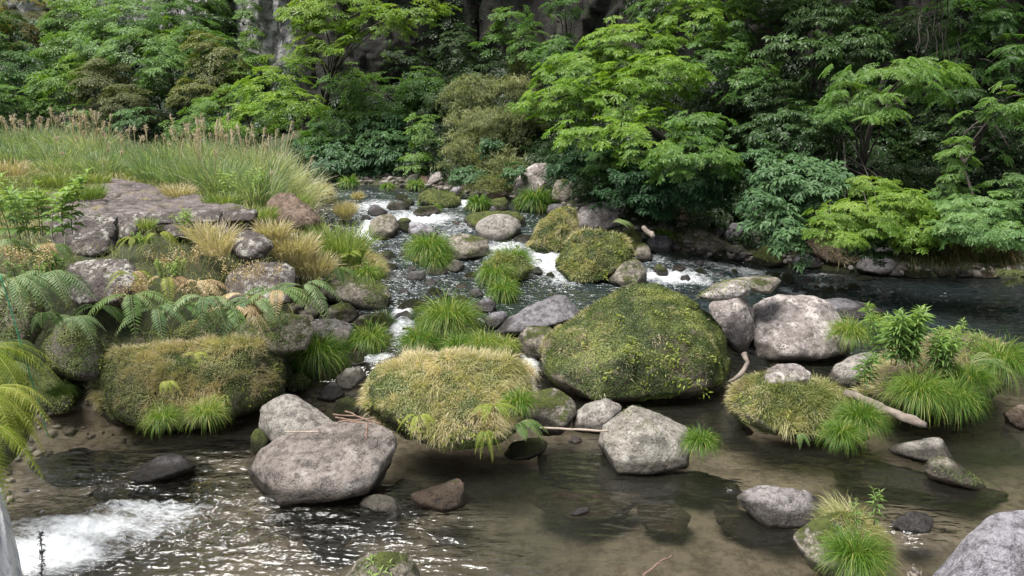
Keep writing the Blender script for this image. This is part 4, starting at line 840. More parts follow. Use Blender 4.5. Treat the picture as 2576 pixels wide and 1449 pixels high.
# ------------------------------------------------------------------ tall grasses on the left bank
def reeds(px, py, hpx, wpx, label, n=260, straw=.4, t=None, group=None, plumes=14, mat=None, name='pampas_clump', cat='reed clump', lean=0.):
    rng = np.random.RandomState(int(px * 7 + py)); t0 = hit(px, py, surf, n=600) if t is None else t
    b = at(px, py, t0); H = hpx / FPX * t0; R = wpx / 2 / FPX * t0
    a = rng.uniform(0, 2 * np.pi, n); rr = np.sqrt(rng.rand(n)) * R * .75
    P = b + np.stack([np.cos(a) * rr, np.sin(a) * rr * .8, np.zeros(n)], 1)
    if t is None: P[:, 2] = surf(P[:, 0], P[:, 1]) - .03
    D = np.stack([np.cos(a) * .35 + lean, np.sin(a) * .3, np.ones(n)], 1) + rng.normal(size=(n, 3)) * .16
    root = empty(name, (b[0], b[1], float(b[2]) if t is not None else float(surf(b[0], b[1])))); tag(root, label, cat, group)
    tone = np.clip(straw + .25 * rng.normal(size=n), 0, 1)
    g = Geo(); g.add(*blades(P, D, H * rng.uniform(.55, 1.05, n), .011 * max(1, t0 / 13), rng.uniform(.15, .75, n), rng, 4, tone))
    g.build('leaf_blades', mat or M_REED, root, np.array(root.location))
    if plumes:
        k = int(plumes * .7 + .5); idx = rng.choice(n, k); S = P[idx]; Dp = nrm(np.stack([rng.normal(size=k) * .14 + lean * .8, rng.normal(size=k) * .12, np.ones(k)], 1)); Hh = H * rng.uniform(.82, 1.25, k)
        for s, d, h in zip(S, Dp, Hh):
            tip = s + d * h; g1 = Geo(); g1.add(*tube(bez(s, s + d * h * .5 + [0, 0, h * .05], tip, 5), [.008] * 4 + [.004], 4), tone=.85)
            st = g1.build('stalk', M_STRAW, root, s)
            m_ = 20; u = rng.rand(m_); base = s + d * h * (.86 + .14 * u)[:, None]; dd = d + rng.normal(size=(m_, 3)) * .3 + np.array([.35, 0, .1])
            g2 = Geo(); g2.add(*blades(base, dd, (.13 * rng.uniform(.6, 1.2, m_)) * t0 / 18, .012 * t0 / 18, 1.1, rng, 2, rng.rand(m_)))
            c = g2.build('plume', M_PLUME, None, s); c.parent = st; c.location = (0, 0, 0)
    return root
M_REED = leafmat('reed_blade', (.13, .21, .09), (.28, .37, .20), (.62, .60, .45), .4, .5)
M_PLUME = leafmat('seed_plume', (.30, .23, .20), (.46, .38, .33), (.60, .53, .46), .3, .8)
M_LUSH = leafmat('lush_blade', (.08, .15, .03), (.19, .29, .07), (.42, .42, .18), .35, .5)
RL = ['far left pampas clump at the picture edge, purple plumes above', 'pampas clump second from the left edge', 'third pampas clump from left, plumes against dark trees', 'tall straw-tipped pampas clump with dense plumes left of the bank gap', 'low pampas clump in the gap of the plume line',
      'pampas clump with reddish plumes before the dark tree gap', 'pampas clump with few stray plumes in mid bank', 'tall pampas clump with the highest central plumes', 'pampas clump right of the highest plumes', 'pampas clump with arching plumes near the river', 'bleached pampas clump leaning over the river at right end',
      'front green pampas clump beside the causeway', 'round green pampas clump in front row, centre', 'front row pampas clump with pale seed heads', 'front row pampas clump close to the reddish boulder', 'small green pampas clump far left front row', 'straggly pampas clump behind the left brown hummock']
RL += ['green pampas clump in the second row at the left edge', 'second row green pampas clump left of the causeway end', 'second row green pampas clump behind the causeway end', 'second row green clump under the tall central plumes', 'tall back row pampas clump seen between the central plumes', 'back row pampas clump behind the leftmost plumes']
RS = [(25, 395, 90, 130, .3, 10), (105, 400, 95, 120, .35, 12), (185, 405, 105, 120, .45, 22), (245, 410, 105, 100, .6, 30), (300, 420, 80, 110, .35, 4),
      (350, 430, 95, 110, .3, 16), (430, 440, 100, 120, .4, 6), (520, 450, 135, 130, .55, 30), (590, 465, 130, 120, .5, 20), (655, 480, 145, 120, .6, 14), (725, 505, 150, 110, .85, 6),
      (400, 460, 95, 130, .25, 0), (480, 478, 105, 130, .3, 2), (560, 490, 115, 130, .35, 3), (650, 515, 110, 120, .45, 2), (60, 420, 60, 150, .3, 0), (150, 432, 50, 130, .6, 2),
      (40, 420, 80, 170, .35, 2), (150, 425, 85, 150, .4, 4), (260, 445, 80, 150, .35, 3), (530, 475, 120, 150, .45, 12), (480, 430, 105, 130, .5, 12), (90, 385, 85, 150, .5, 14)]
for i, (px, py, h, w, st, pl) in enumerate(RS):
    reeds(px, py, h, w, RL[i], n=520, straw=st, plumes=pl, group='pampas grass clumps along the left bank', lean=.28 if i == 10 else .05)
for i, (px, py, h, w, st, lb, t, nn) in enumerate([
        (865, 665, 130, 110, .55, 'tall arching green grass clump on the bank corner by the rapids', 12.2, 600), (820, 640, 90, 90, .6, 'shorter arching grass left of the tall bank corner clump', 12.6, 350),
        (690, 600, 60, 90, .8, 'straw grass around the rounded lichen-spotted boulder', 11.2, 420), (740, 650, 80, 120, .8, 'blond dry grass slope right of the wall blocks', 11.3, 700), (790, 690, 70, 110, .75, 'blond dry grass further down the bank corner', 11.4, 600),
        (545, 640, 105, 90, .95, 'tall dead straw stalks standing before the causeway wall', 10.8, 260), (500, 600, 60, 80, .9, 'thin dead stalks left of the tallest dead straw', 11.0, 140), (370, 575, 36, 50, .6, 'small tussock growing at the causeway edge', 11.0, 160),
        (450, 500, 50, 90, .75, 'pale tussock right of the causeway paving', 14.2, 320), (640, 560, 55, 130, .65, 'mixed grass fringe behind the right end of the causeway', 12.8, 520), (560, 520, 45, 110, .5, 'fresh yellow-green weeds beside the causeway paving', 13.5, 420),
        (730, 530, 60, 90, .6, 'grass behind the reddish brown boulder', 15.8, 380), (215, 500, 45, 120, .45, 'green grass on the left shoulder of the causeway', 13.5, 420), (150, 470, 50, 130, .6, 'yellowish grass left of the causeway far end', 15.5, 420),
        (290, 430, 40, 110, .8, 'brown dead grass hummock at the causeway far end', 18.5, 360), (60, 520, 60, 160, .5, 'rough grass behind the leafy bank shrub', 12.5, 520), (20, 440, 50, 110, .8, 'dry grass heap at the left picture edge', 14.0, 360),
        (240, 460, 30, 100, .7, 'short straw grass edging the causeway', 15.8, 300), (370, 450, 40, 120, .55, 'grass strip between causeway and reeds', 17.5, 360)]):
    reeds(px, py, h, w, lb, n=nn, straw=st, t=t, plumes=0, mat=M_STRAW if st > .7 else M_LUSH, name='grass_clump', cat='grass clump')
# grass and weeds carpeting the left bank
rng = np.random.RandomState(31); n_ = 90000; x = rng.uniform(-16, -1.5, n_); y = rng.uniform(6, 30, n_); dl = pdist(x, y, LEFT)
k = (dl > .25) & (rng.rand(n_) < np.clip(1.6 - y / 22, .3, 1)) & ~((x > -8.3) & (x < -3.6) & (y > 11.6) & (y < 18) & (pdist(x, y, [tuple(plan_pt(205, 556, 2.12)), tuple(plan_pt(640, 528, 2.12)), tuple(plan_pt(440, 468, 2.25)), tuple(plan_pt(262, 438, 2.25))]) > -.05)); x, y = x[k], y[k]
P = np.stack([x, y, G(x, y) - .01], 1); n_ = len(P); st = np.clip(.5 + .6 * fbm(P * .9, 3, 9) + rng.normal(size=n_) * .15, 0, 1)
g = Geo(); g.add(*blades(P, np.stack([rng.normal(size=n_) * .45, rng.normal(size=n_) * .45 - .1, np.ones(n_)], 1), rng.uniform(.12, .34, n_), .007 * np.maximum(1, y / 9), rng.uniform(.3, 1., n_), rng, 3, st))
tag(g.build('bank_grass', M_TURF, None, (-6, 12, 2)), kind='stuff')
# ------------------------------------------------------------------ ferns
M_FERN = leafmat('fern_leaf', (.05, .11, .025), (.12, .20, .055), (.24, .29, .13), .35, .5)
M_FERNY = leafmat('bright_fern_leaf', (.13, .19, .02), (.24, .30, .045), (.36, .38, .10), .4, .5)
M_FERNS = leafmat('silver_fern_leaf', (.06, .12, .045), (.14, .22, .09), (.28, .34, .18), .3, .5)
M_RUST = leafmat('withered_leaf', (.18, .11, .06), (.40, .30, .17), (.62, .53, .36), .3, .7)
def frond(g, a, b, c, width, rng, n=26, fine=True, tone=.5, nrm_hint=(0, 0, 1)):
    C = bez(a, b, c, n + 4); T = nrm(np.gradient(C, axis=0)); up = nrm(np.array(nrm_hint, float)[None]); S = nrm(np.cross(T, up)); U = np.cross(S, T)
    g.add(*tube(C, np.linspace(.005, .0015, n + 4), 4), tone=1.)
    for sgn in (-1, 1):
        k = np.arange(3, n + 4); u = (k - 3) / n
        ln = width * np.sin(np.pi * np.clip(.16 + .84 * u, 0, 1)) ** .8 * (1 - .1 * u) * 1. + .02 * width
        A = nrm(S[k] * sgn + T[k] * .45 - np.array([0, 0, .22]) + rng.normal(size=(len(k), 3)) * .05)
        tn = np.clip(tone + rng.normal(size=len(k)) * .1, 0, 1)
        if not fine:
            g.add(*leaflets(C[k], A, U[k], ln, ln * .2 + .003, rng, tn, .12)); continue
        m_ = 7
        for sg2 in (-1, 1):
            v = (np.arange(m_) + .5) / m_
            base = C[k][:, None] + A[:, None] * ln[:, None, None] * v[None, :, None] + np.array([0, 0, -.18]) * (ln[:, None] * v[None] ** 2)[..., None]
            S2 = nrm(np.cross(A, U[k]))[:, None] * sg2 + A[:, None] * .6
            l2 = (ln[:, None] * .16 * (1.1 - v[None]) + .012 * width)
            nb = base.reshape(-1, 3); S2 = np.broadcast_to(S2, base.shape).reshape(-1, 3)
            g.add(*leaflets(nb, S2, np.repeat(U[k], m_, 0), l2.ravel(), l2.ravel() * .62, rng, np.repeat(tn, m_), .05))
        g.add(*blades(C[k], A, ln, .006, .3, rng, 2, np.clip(tn + .15, 0, 1)))
def fern(px, py, t, length, label, dirs=None, n=8, mat=None, width=.3, seed=1, tone=.5, fine=True, droop=.6, name='fern', cat='fern', group=None, rust=0):
    rng = np.random.RandomState((seed + int(px)) % 100000); b = at(px, py, t); root = empty(name, b); tag(root, label, cat, group)
    for i in range(n):
        a = rng.uniform(-np.pi, 0) if dirs is None else math.radians(dirs[i % len(dirs)]) + rng.normal() * .12
        L = length * rng.uniform(.75, 1.1); d = np.array([math.cos(a), math.sin(a) * .8, 0])
        p0 = b + d * .02; p1 = p0 + d * L * .45 + np.array([0, 0, L * .35 * rng.uniform(.6, 1.2)]); p2 = p0 + d * L * .9 + np.array([0, 0, -L * droop * rng.uniform(.5, 1.2)])
        g = Geo(); frond(g, p0, p1, p2, L * width * .5, rng, 24 if t < 7.2 else 19, fine and t < 6.9, np.clip(tone + rng.normal() * .2, 0, 1))
        g.build('frond', M_RUST if rng.rand() < rust else (mat or M_FERN), root, b)
    return root
fern(-60, 900, 6.6, .75, 'bright yellow-green fern arching over the pool at the left edge, uppermost', dirs=[-70, -40, -15, -100, 10, -55, -28, -85, 25], n=18, mat=M_FERNY, width=.36, tone=.45)
fern(-40, 990, 6.3, .62, 'golden fern whose frond tips reach furthest right over the left pool', dirs=[-25, -50, -5, -75, -100, 12, -38, -62], n=16, mat=M_FERNY, width=.36, tone=.6, seed=4)
fern(-55, 1080, 5.9, .55, 'lowest yellow-green fern hanging to the water at left edge', dirs=[-40, -70, -15, -100, -55], n=10, mat=M_FERNY, width=.38, tone=.4, seed=5, droop=.8)
fern(-30, 930, 6.9, .6, 'deep green fern tucked between the bright left edge ferns', dirs=[-60, -20, -95, -40, 5], n=9, mat=M_FERN, width=.36, tone=.9, seed=61)
fern(10, 1050, 6.35, .42, 'small bright fern fanning from under the golden fern', dirs=[-60, -20, -95, -40, 5], n=9, mat=M_FERNY, width=.36, tone=.3, seed=62)
fern(20, 860, 7.6, .5, 'mid green fern above the bright left edge ferns', dirs=[-60, -20, -95, -40, -130], n=8, mat=M_FERN, width=.38, tone=.8, seed=63)
fern(30, 700, 7.4, .62, 'large silvery fern with pale drooping fronds near the green line', dirs=[-100, -60, -20, -130, -160, 0], n=7, mat=M_FERNS, width=.46, tone=.6, seed=6, droop=.7)
fern(120, 690, 7.9, .6, 'silvery fern with fronds spreading right beside the lower left wall block', dirs=[-20, -50, -90, -130], n=6, mat=M_FERNS, width=.42, tone=.5, seed=7, droop=.6)
fern(110, 790, 8.0, .3, 'small dark green fern in shadow under the silvery ones', dirs=[-30, -70, -100, -10], n=5, width=.5, tone=.3, seed=8)
fern(190, 800, 8.6, .42, 'yellowish fern on the shaded rock left of the fern row', dirs=[-40, -80, -110, 0, -150], n=6, mat=M_FERNS, width=.42, tone=.5, seed=9)
fern(20, 610, 9.2, .6, 'dense green fern below the leafy bank shrub', dirs=[-20, -50, -80, -110, -150], n=9, mat=M_FERN, width=.4, tone=.6, seed=10)
fern(130, 620, 9.6, .55, 'withering fern with curled tan tips left of the wall blocks', dirs=[-30, -60, -90, -120], n=8, mat=M_FERN, width=.4, tone=.6, seed=11, rust=.4)
for i, (px, py, t, L, lb, m_, tn, ru) in enumerate([
        (330, 770, 9.0, .62, 'leftmost long green fern over the broad grassy boulder', M_FERN, .5, 0), (395, 765, 9.0, .6, 'second fern from left in the hanging row', M_FERNS, .4, .1),
        (455, 770, 9.0, .58, 'third fern of the hanging row, paler fronds', M_FERN, .6, .15), (520, 765, 9.1, .62, 'middle fern of the hanging row above the grassy boulder', M_FERNS, .45, 0),
        (580, 755, 9.2, .62, 'fern with rusty dying fronds in the hanging row', M_FERN, .5, .35), (640, 750, 9.3, .66, 'fern with long fronds at the right of the hanging row', M_FERNS, .45, .15),
        (700, 740, 9.5, .7, 'rightmost big fern reaching toward the sedge clump', M_FERN, .55, .1), (760, 735, 9.9, .62, 'fern spraying right above the pale cracked boulder', M_FERNS, .5, .1),
        (330, 690, 10.0, .42, 'fern growing between the two lower wall blocks', M_FERNY, .35, .2), (420, 700, 9.9, .5, 'yellowish fern at the middle of the bank wall', M_FERNY, .4, .25), (500, 710, 9.9, .45, 'small withered fern below the dead stalks', M_RUST, .5, .5),
        (400, 590, 10.7, .34, 'upright little fern under the causeway wall', M_FERNY, .35, .1), (340, 600, 10.8, .3, 'rounded bright fern beside the streaked wall block', M_FERNY, .4, .1),
        (620, 745, 9.6, .5, 'brown curled fern among the bank weeds', M_RUST, .6, 1.), (250, 775, 9.3, .45, 'fern in the dark gap beneath lower left block', M_FERN, .4, .1)]):
    fern(px, py + ((i * 37) % 50 - 25) * (i < 8), t, L, lb, dirs=[-80 + 23 * (i % 3), -35, -140, -10, -170, -110 + 17 * (i % 4)], n=5, mat=m_, width=.42, tone=tn, seed=20 + i, rust=ru, droop=.65)
fern(1055, 1045, 7.75, .26, 'small bright fern low on the left of the straw-grass boulder', dirs=[-20, -60, -100, -150], n=6, mat=M_FERNY, width=.36, tone=.35, seed=50)
fern(1240, 1020, 7.65, .34, 'fresh green fern at the right front of the straw-grass boulder', dirs=[-60, -10, -100, -140, 30], n=6, mat=M_FERNY, width=.34, tone=.25, seed=51, droop=.3)
fern(1300, 1065, 7.8, .38, 'dark green fern overhanging the pool right of straw-grass boulder', dirs=[-70, -20, -45, 5], n=6, mat=M_FERN, width=.42, tone=.3, seed=52, droop=.35)
fern(1220, 1085, 7.5, .22, 'tiny fern hanging from the underside of straw-grass boulder', dirs=[-70, -110, -30], n=5, mat=M_FERNY, width=.38, tone=.2, seed=53, droop=1.)
fern(2440, 915, 9.0, .6, 'green fern with fronds stretching right from the herb island', dirs=[-10, -25, 10, 35, -45, 60], n=7, mat=M_FERN, width=.3, tone=.6, seed=54, droop=.25)
fern(420, 960, 8.2, .2, 'single small yellow fern in the broad boulder turf', dirs=[-60, -100, -20], n=4, mat=M_FERNY, width=.4, tone=.8, seed=55)
fern(490, 890, 8.6, .2, 'pale little fern at the back of the broad boulder turf', dirs=[-10, 170, -60], n=4, mat=M_FERNY, width=.4, tone=.8, seed=56)
fern(2010, 1090, 7.95, .16, 'tiny fern drooping at the front of the grassy islet', dirs=[-60, -100], n=3, mat=M_FERN, width=.6, tone=.6, seed=57, droop=1.)
fern(1540, 560, 14.6, .5, 'fern tuft on the right shoulder of the tall leaning boulder', dirs=[-10, 10, 40, -40], n=6, mat=M_FERN, width=.3, tone=.7, seed=58, fine=False, droop=.3)
fern(840, 680, 11.6, .5, 'green fern on the bank corner below the tall grass', dirs=[-60, -110, -20, -140], n=7, mat=M_FERN, width=.4, tone=.5, seed=59)
fern(880, 640, 11.9, .4, 'bright upright fern in the tall bank corner grass', dirs=[-60, -100, 60, 120], n=6, mat=M_FERNY, width=.36, tone=.3, seed=60, droop=.0)
# ------------------------------------------------------------------ leafy herbs
M_HERB = leafmat('herb_leaf', (.07, .15, .035), (.16, .27, .08), (.27, .38, .11), .35, .5)
M_STEM = plainmat('green_stem', (.10, .14, .04), (.16, .18, .07), 20)
def herb(px, py, t, hpx, wpx, label, stems=8, leaf=.11, lw=.16, mat=None, seed=0, gap=.035, name='leafy_herb', cat='plant', spread=.25, tone=.5, dropt=.2):
    rng = np.random.RandomState((seed + int(px)) % 100000); b = at(px, py, t); root = empty(name, b); tag(root, label, cat)
    H = hpx / FPX * t; R = wpx / 2 / FPX * t; gs = Geo(); gl_ = Geo()
    for s in range(stems):
        p0 = b + np.array([rng.uniform(-R, R) * .7, rng.uniform(-R, R) * .6, -.03]); h = H * rng.uniform(.6, 1.05)
        d = np.array([(p0[0] - b[0]) / R * spread * h + rng.normal() * .03, rng.normal() * .05, h]); C = bez(p0, p0 + [0, 0, h * .6], p0 + d, 10)
        gs.add(*tube(C, np.linspace(.006, .002, 10), 5))
        m_ = int(h / gap); u = .15 + .85 * np.linspace(0, 1, m_) ** .8; pos = np.stack([np.interp(u, np.linspace(0, 1, 10), C[:, i]) for i in range(3)], 1)
        pos = np.repeat(pos, 3, 0); u = np.repeat(u, 3); k = np.arange(len(pos)); a = k * 2.4 + rng.normal(size=len(k)) * .3
        A = np.stack([np.cos(a), np.sin(a), .75 * u - .15 - dropt + (u > .93) * .7], 1); L = leaf * rng.uniform(.7, 1.15, len(k)) * (1 - .35 * (u > .9))
        tn = np.clip(tone - .35 + .55 * u + rng.normal(size=len(k)) * .12, 0, 1)
        gl_.add(*leaflets(pos, A, np.tile([0, 0, 1.], (len(k), 1)) + rng.normal(size=(len(k), 3)) * .15, L, L * lw, rng, tn, .22))
    gs.build('stems', M_STEM, root, b); gl_.build('leaves', mat or M_HERB, root, b); return root
herb(2255, 905, 9.55, 145, 120, 'tallest group of slender-leaved herbs on the island', stems=14, leaf=.17, lw=.2)
herb(2370, 930, 9.6, 110, 90, 'mid-height herbs right of the tallest island group', stems=10, leaf=.15, lw=.2, seed=1)
herb(2180, 960, 9.35, 70, 50, 'short broad-leaved herb at the left foot of the island', stems=4, leaf=.15, seed=2, tone=.3)
herb(2215, 870, 9.9, 110, 60, 'herb stems between pale grass clump and tallest herbs', stems=5, leaf=.14, seed=3)
herb(2410, 870, 10.2, 60, 110, 'low shoots on the straw-coloured crest of the island', stems=7, leaf=.10, seed=5, tone=.7)
herb(2205, 1310, 6.25, 95, 22, 'taller sprout with a star of leaves behind the shaggy boulder', stems=2, leaf=.075, lw=.2, seed=6, spread=.1)
herb(2155, 1310, 6.2, 65, 26, 'shorter leafy sprout left of the tall starry one', stems=2, leaf=.065, lw=.2, seed=7)
herb(945, 1450, 4.95, 40, 90, 'green sprouts on the pale boulder at the bottom edge', stems=6, leaf=.06, lw=.24, seed=8, gap=.02, tone=.8)
herb(95, 590, 8.9, 150, 200, 'broad-leaved green shrub at the left edge above the ferns', stems=13, leaf=.17, lw=.42, seed=9, gap=.07, spread=.6, name='leafy_shrub', cat='shrub', dropt=.0, tone=.65)
herb(470, 575, 11.1, 60, 46, 'small yellow-green sapling at the causeway edge', stems=5, leaf=.09, lw=.3, seed=10, tone=.9)
herb(20, 560, 9.6, 70, 140, 'dark small-leaved weeds beneath the broad-leaved shrub', stems=14, leaf=.07, lw=.4, seed=11, tone=.3)
herb(430, 700, 9.9, 60, 90, 'yellow-green leafy weed in the middle of the bank wall', stems=9, leaf=.05, lw=.45, seed=12, tone=.95, gap=.02)
herb(90, 690, 8.8, 60, 160, 'low green weeds between the silvery ferns and shrub', stems=16, leaf=.08, lw=.35, seed=13, tone=.5, gap=.02)
herb(345, 520 + 90, 10.7, 30, 90, 'creeping weeds under the small wall block', stems=10, leaf=.04, lw=.5, seed=14, tone=.8, gap=.015)
herb(620, 480, 15, 60, 150, 'yellow-green leafy weeds in front of the reeds', stems=12, leaf=.12, lw=.4, seed=15, tone=1., gap=.06)
# clusters of withered flower heads on the bank
def weeds(px, py, t, hpx, wpx, label, n=14, seed=0):
    rng = np.random.RandomState((seed + int(px)) % 100000); b = at(px, py, t); root = empty('dead_weed', b); tag(root, label, 'dead weed')
    H = hpx / FPX * t; R = wpx / 2 / FPX * t
    for s in range(n):
        g = Geo(); h_ = Geo()
        p0 = b + np.array([rng.uniform(-R, R), rng.uniform(-.15, .15), 0]); p2 = p0 + np.array([rng.normal() * .08, rng.normal() * .05, H * rng.uniform(.5, 1.1)])
        g.add(*tube(bez(p0, (p0 + p2) / 2 + rng.normal(size=3) * .03, p2, 6), [.003] * 6, 4), tone=.6)
        m_ = 40; P = p2 + rng.normal(size=(m_, 3)) * [.03, .03, .045]; st = g.build('stem', M_RUST, root, p0); h_.add(*leaflets(P, rng.normal(size=(m_, 3)), rng.normal(size=(m_, 3)), .022, .018, rng, np.clip(rng.normal(size=m_) * .2 + .6, 0, 1)))
        c = h_.build('seed_head', M_RUST, None, p0); c.parent = st; c.location = (0, 0, 0)
weeds(420, 760, 9.3, 50, 260, 'row of tan withered seed heads above the hanging ferns', 22)
weeds(640, 730, 9.6, 60, 140, 'withered weed heads over the right ferns', 14, 1)
weeds(80, 690, 8.4, 60, 160, 'brown curled weed tops left of the lower left wall block', 14, 2)
weeds(450, 690, 10.1, 60, 160, 'rusty dried weeds among the middle wall stones', 16, 3)

# sprigs of pointed leaves rooted in the moss of the big boulders
def sprigs(rec, spots, seed, size=.07):
    rng = np.random.RandomState(seed); V, Nn = rec['V'], rec['N']; o = rec['o']
    vis = V[np.sum(Nn * (np.array([0, 0, CAMH]) - V), 1) > 0]; vd = vis - [0, 0, CAMH]; t = vd[:, 1] * CP - vd[:, 2] * SP
    sx = 1288 + vd[:, 0] / t * FPX; sy = 724.5 - (vd[:, 1] * SP + vd[:, 2] * CP) / t * FPX
    for (px, py) in spots:
        b = vis[np.argmin((sx - px) ** 2 + (sy - py) ** 2)]; g = Geo(); m_ = 16
        A = rng.normal(size=(m_, 3)) + [0, -.6, .1]; P = b + rng.normal(size=(m_, 3)) * [.06, .03, .05]; P[:, 1] -= .03; L = size * rng.uniform(.6, 1.3, m_)
        g.add(*leaflets(P, A, rng.normal(size=(m_, 3)) * .4 + [0, -.5, 1], L, L * .3, rng, np.clip(.6 + .3 * rng.normal(size=m_), 0, 1)))
        g.build('leaf_sprig', M_FERNY, o, np.array(o.location))
sprigs(LAST['mossB'], [(1640, 790), (1580, 880), (1600, 860), (1665, 890), (1690, 870), (1715, 850), (1700, 905), (1740, 960), (1700, 965), (1590, 905), (1640, 930), (1560, 800), (1770, 980), (1480, 860), (1720, 790), (1660, 745), (1800, 900), (1620, 970), (1540, 940)], 5)
sprigs(LAST['mossC'], [(1020, 1060), (1060, 1075), (1200, 1090), (1260, 1075), (1140, 1100), (1180, 970), (1290, 1050), (1230, 1110), (1100, 1105), (940, 1020)], 6, .06)
sprigs(LAST['mossL'], [(250, 930), (265, 905), (690, 960), (660, 985), (640, 960), (560, 1010), (700, 930), (400, 1040), (340, 900), (620, 1000), (500, 920)], 7, .06)
sprigs(LAST['bulky'], [(1480, 660), (1520, 690), (1560, 640), (1500, 620), (1450, 670)], 8, .09)
sprigs(LAST['islet'], [(1860, 1000), (1960, 1040), (2010, 1085), (1900, 1020), (2060, 1080)], 9, .06)
# ------------------------------------------------------------------ trees and shrubs
M_BARK = plainmat('bark', (.025, .02, .016), (.075, .065, .055), 12, .9, .6, (1, 1, .3))
LM = {
 'bright': leafmat('bright_maple_leaf', (.07, .15, .02), (.15, .27, .035), (.26, .38, .06), .42, .45),
 'lime': leafmat('lime_maple_leaf', (.085, .17, .02), (.17, .28, .04), (.28, .38, .075), .42, .45),
 'mid': leafmat('mid_green_leaf', (.04, .10, .025), (.085, .18, .04), (.15, .26, .06), .4, .45),
 'cool': leafmat('cool_green_leaf', (.045, .115, .035), (.095, .20, .06), (.17, .29, .095), .38, .45),
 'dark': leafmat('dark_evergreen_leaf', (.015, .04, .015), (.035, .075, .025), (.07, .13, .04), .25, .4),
 'teal': leafmat('big_teal_leaf', (.022, .062, .024), (.045, .105, .042), (.10, .185, .075), .3, .5, .3),
 'olive': leafmat('olive_leaf', (.05, .065, .02), (.10, .12, .035), (.18, .20, .06), .3, .5),
 'brown': leafmat('brownish_leaf', (.04, .052, .022), (.078, .092, .036), (.13, .15, .055), .3, .6),
 'tan': leafmat('tan_blossom_leaf', (.14, .14, .05), (.26, .24, .09), (.42, .36, .16), .35, .6),
 'bamboo': leafmat('bamboo_leaf', (.08, .12, .04), (.17, .20, .08), (.32, .32, .17), .35, .6),
 'ivy': leafmat('shaded_ivy_leaf', (.010, .025, .008), (.022, .048, .014), (.045, .09, .025), .25, .4),  # shade of the dark hollows put into the leaf colour
}
def spray_proto(kind, rng):
    """unit twig along +x, leaves roughly in the xy plane; returns base,axis,len,width arrays (unit = twig length)"""
    P, A, L, Wd2 = [], [], [], []
    if kind == 'fine':       # small toothed leaves all along forked twigs
        for k in range(22):
            u = .12 + .88 * k / 21; s = (-1) ** k; P.append([u, s * .10 * rng.rand(), rng.normal() * .03 - .12 * u * u]); a = s * rng.uniform(.4, 1.1)
            A.append([math.cos(a), math.sin(a), rng.normal() * .25 - .15]); L.append(rng.uniform(.16, .26)); Wd2.append(.45)
    elif kind == 'pinnate':
        for k in range(20):
            u = .1 + .9 * (k // 2) / 9; s = (-1) ** k; P.append([u, 0, -.25 * u * u]); A.append([.5, s, -.35]); L.append(.27 * (1.05 - .45 * abs(u - .5))); Wd2.append(.3)
    elif kind == 'broad':    # whorls of large leaves
        for k in range(11):
            u = .25 + .75 * k / 10; a = k * 2.4; P.append([u, 0, 0]); A.append([.55 + .5 * (k > 7), math.cos(a) * .9, math.sin(a) * .45 - .15]); L.append(rng.uniform(.38, .55)); Wd2.append(.42)
    elif kind == 'long':     # long lance leaves hanging
        for k in range(16):
            u = .1 + .9 * k / 15; s = (-1) ** k; P.append([u, 0, -.15 * u]); A.append([.7, s * .8, -.3 + rng.normal() * .2]); L.append(rng.uniform(.26, .4)); Wd2.append(.3)
    elif kind == 'thin':     # bamboo
        for k in range(16):
            u = rng.rand(); a = rng.uniform(0, 6.3); P.append([u, 0, 0]); A.append([.5, math.cos(a), math.sin(a) - .6]); L.append(rng.uniform(.35, .6)); Wd2.append(.11)
    return np.array(P), nrm(np.array(A)), np.array(L), np.array(Wd2)
def fans(g, C, O, scale, kind, rng, tone, K=5, lay=.5, droop=.35):
    """layered fans of twigs: C centres, O outward vectors"""
    n = len(C)
    up = nrm(np.array([0, 0, 1.]) * (1 - lay * .5) + O * .45 + rng.normal(size=(n, 3)) * .16)
    F = nrm(O * np.array([1, 1, .25]) + rng.normal(size=(n, 3)) * .3 - np.array([0, 0, droop])); F = nrm(F - up * np.sum(F * up, 1, keepdims=True)); S = np.cross(up, F)
    protos = [spray_proto(kind, rng) for _ in range(4)]
    for k in range(K):
        a = (k - (K - 1) / 2) * (.62 if kind != 'thin' else 1.1) + rng.normal(size=n) * .3
        X = F * np.cos(a)[:, None] + S * np.sin(a)[:, None]; Y = np.cross(up, X); sc = scale * rng.uniform(.7, 1.2, n)
        P, A, L, Wq = protos[k % 4]; m_ = len(P)
        R = np.stack([X, Y, up], 1)                                  # rows
        Pw = (C - F * (sc * .4)[:, None])[:, None] + np.einsum('mi,nij->nmj', P, R) * sc[:, None, None]
        Aw = np.einsum('mi,nij->nmj', A, R); Ln = L[None] * sc[:, None] * rng.uniform(.8, 1.2, (n, m_)); Nn = np.repeat(up[:, None], m_, 1) + rng.normal(size=(n, m_, 3)) * .22
        tn = np.clip(tone[:, None] + rng.normal(size=(n, m_)) * .13, 0, 1)
        g.add(*quadleaf(Pw.reshape(-1, 3), Aw.reshape(-1, 3), Nn.reshape(-1, 3), Ln.ravel(), (Ln * Wq[None]).ravel(), tn.ravel(), broad=kind in ('broad',)))
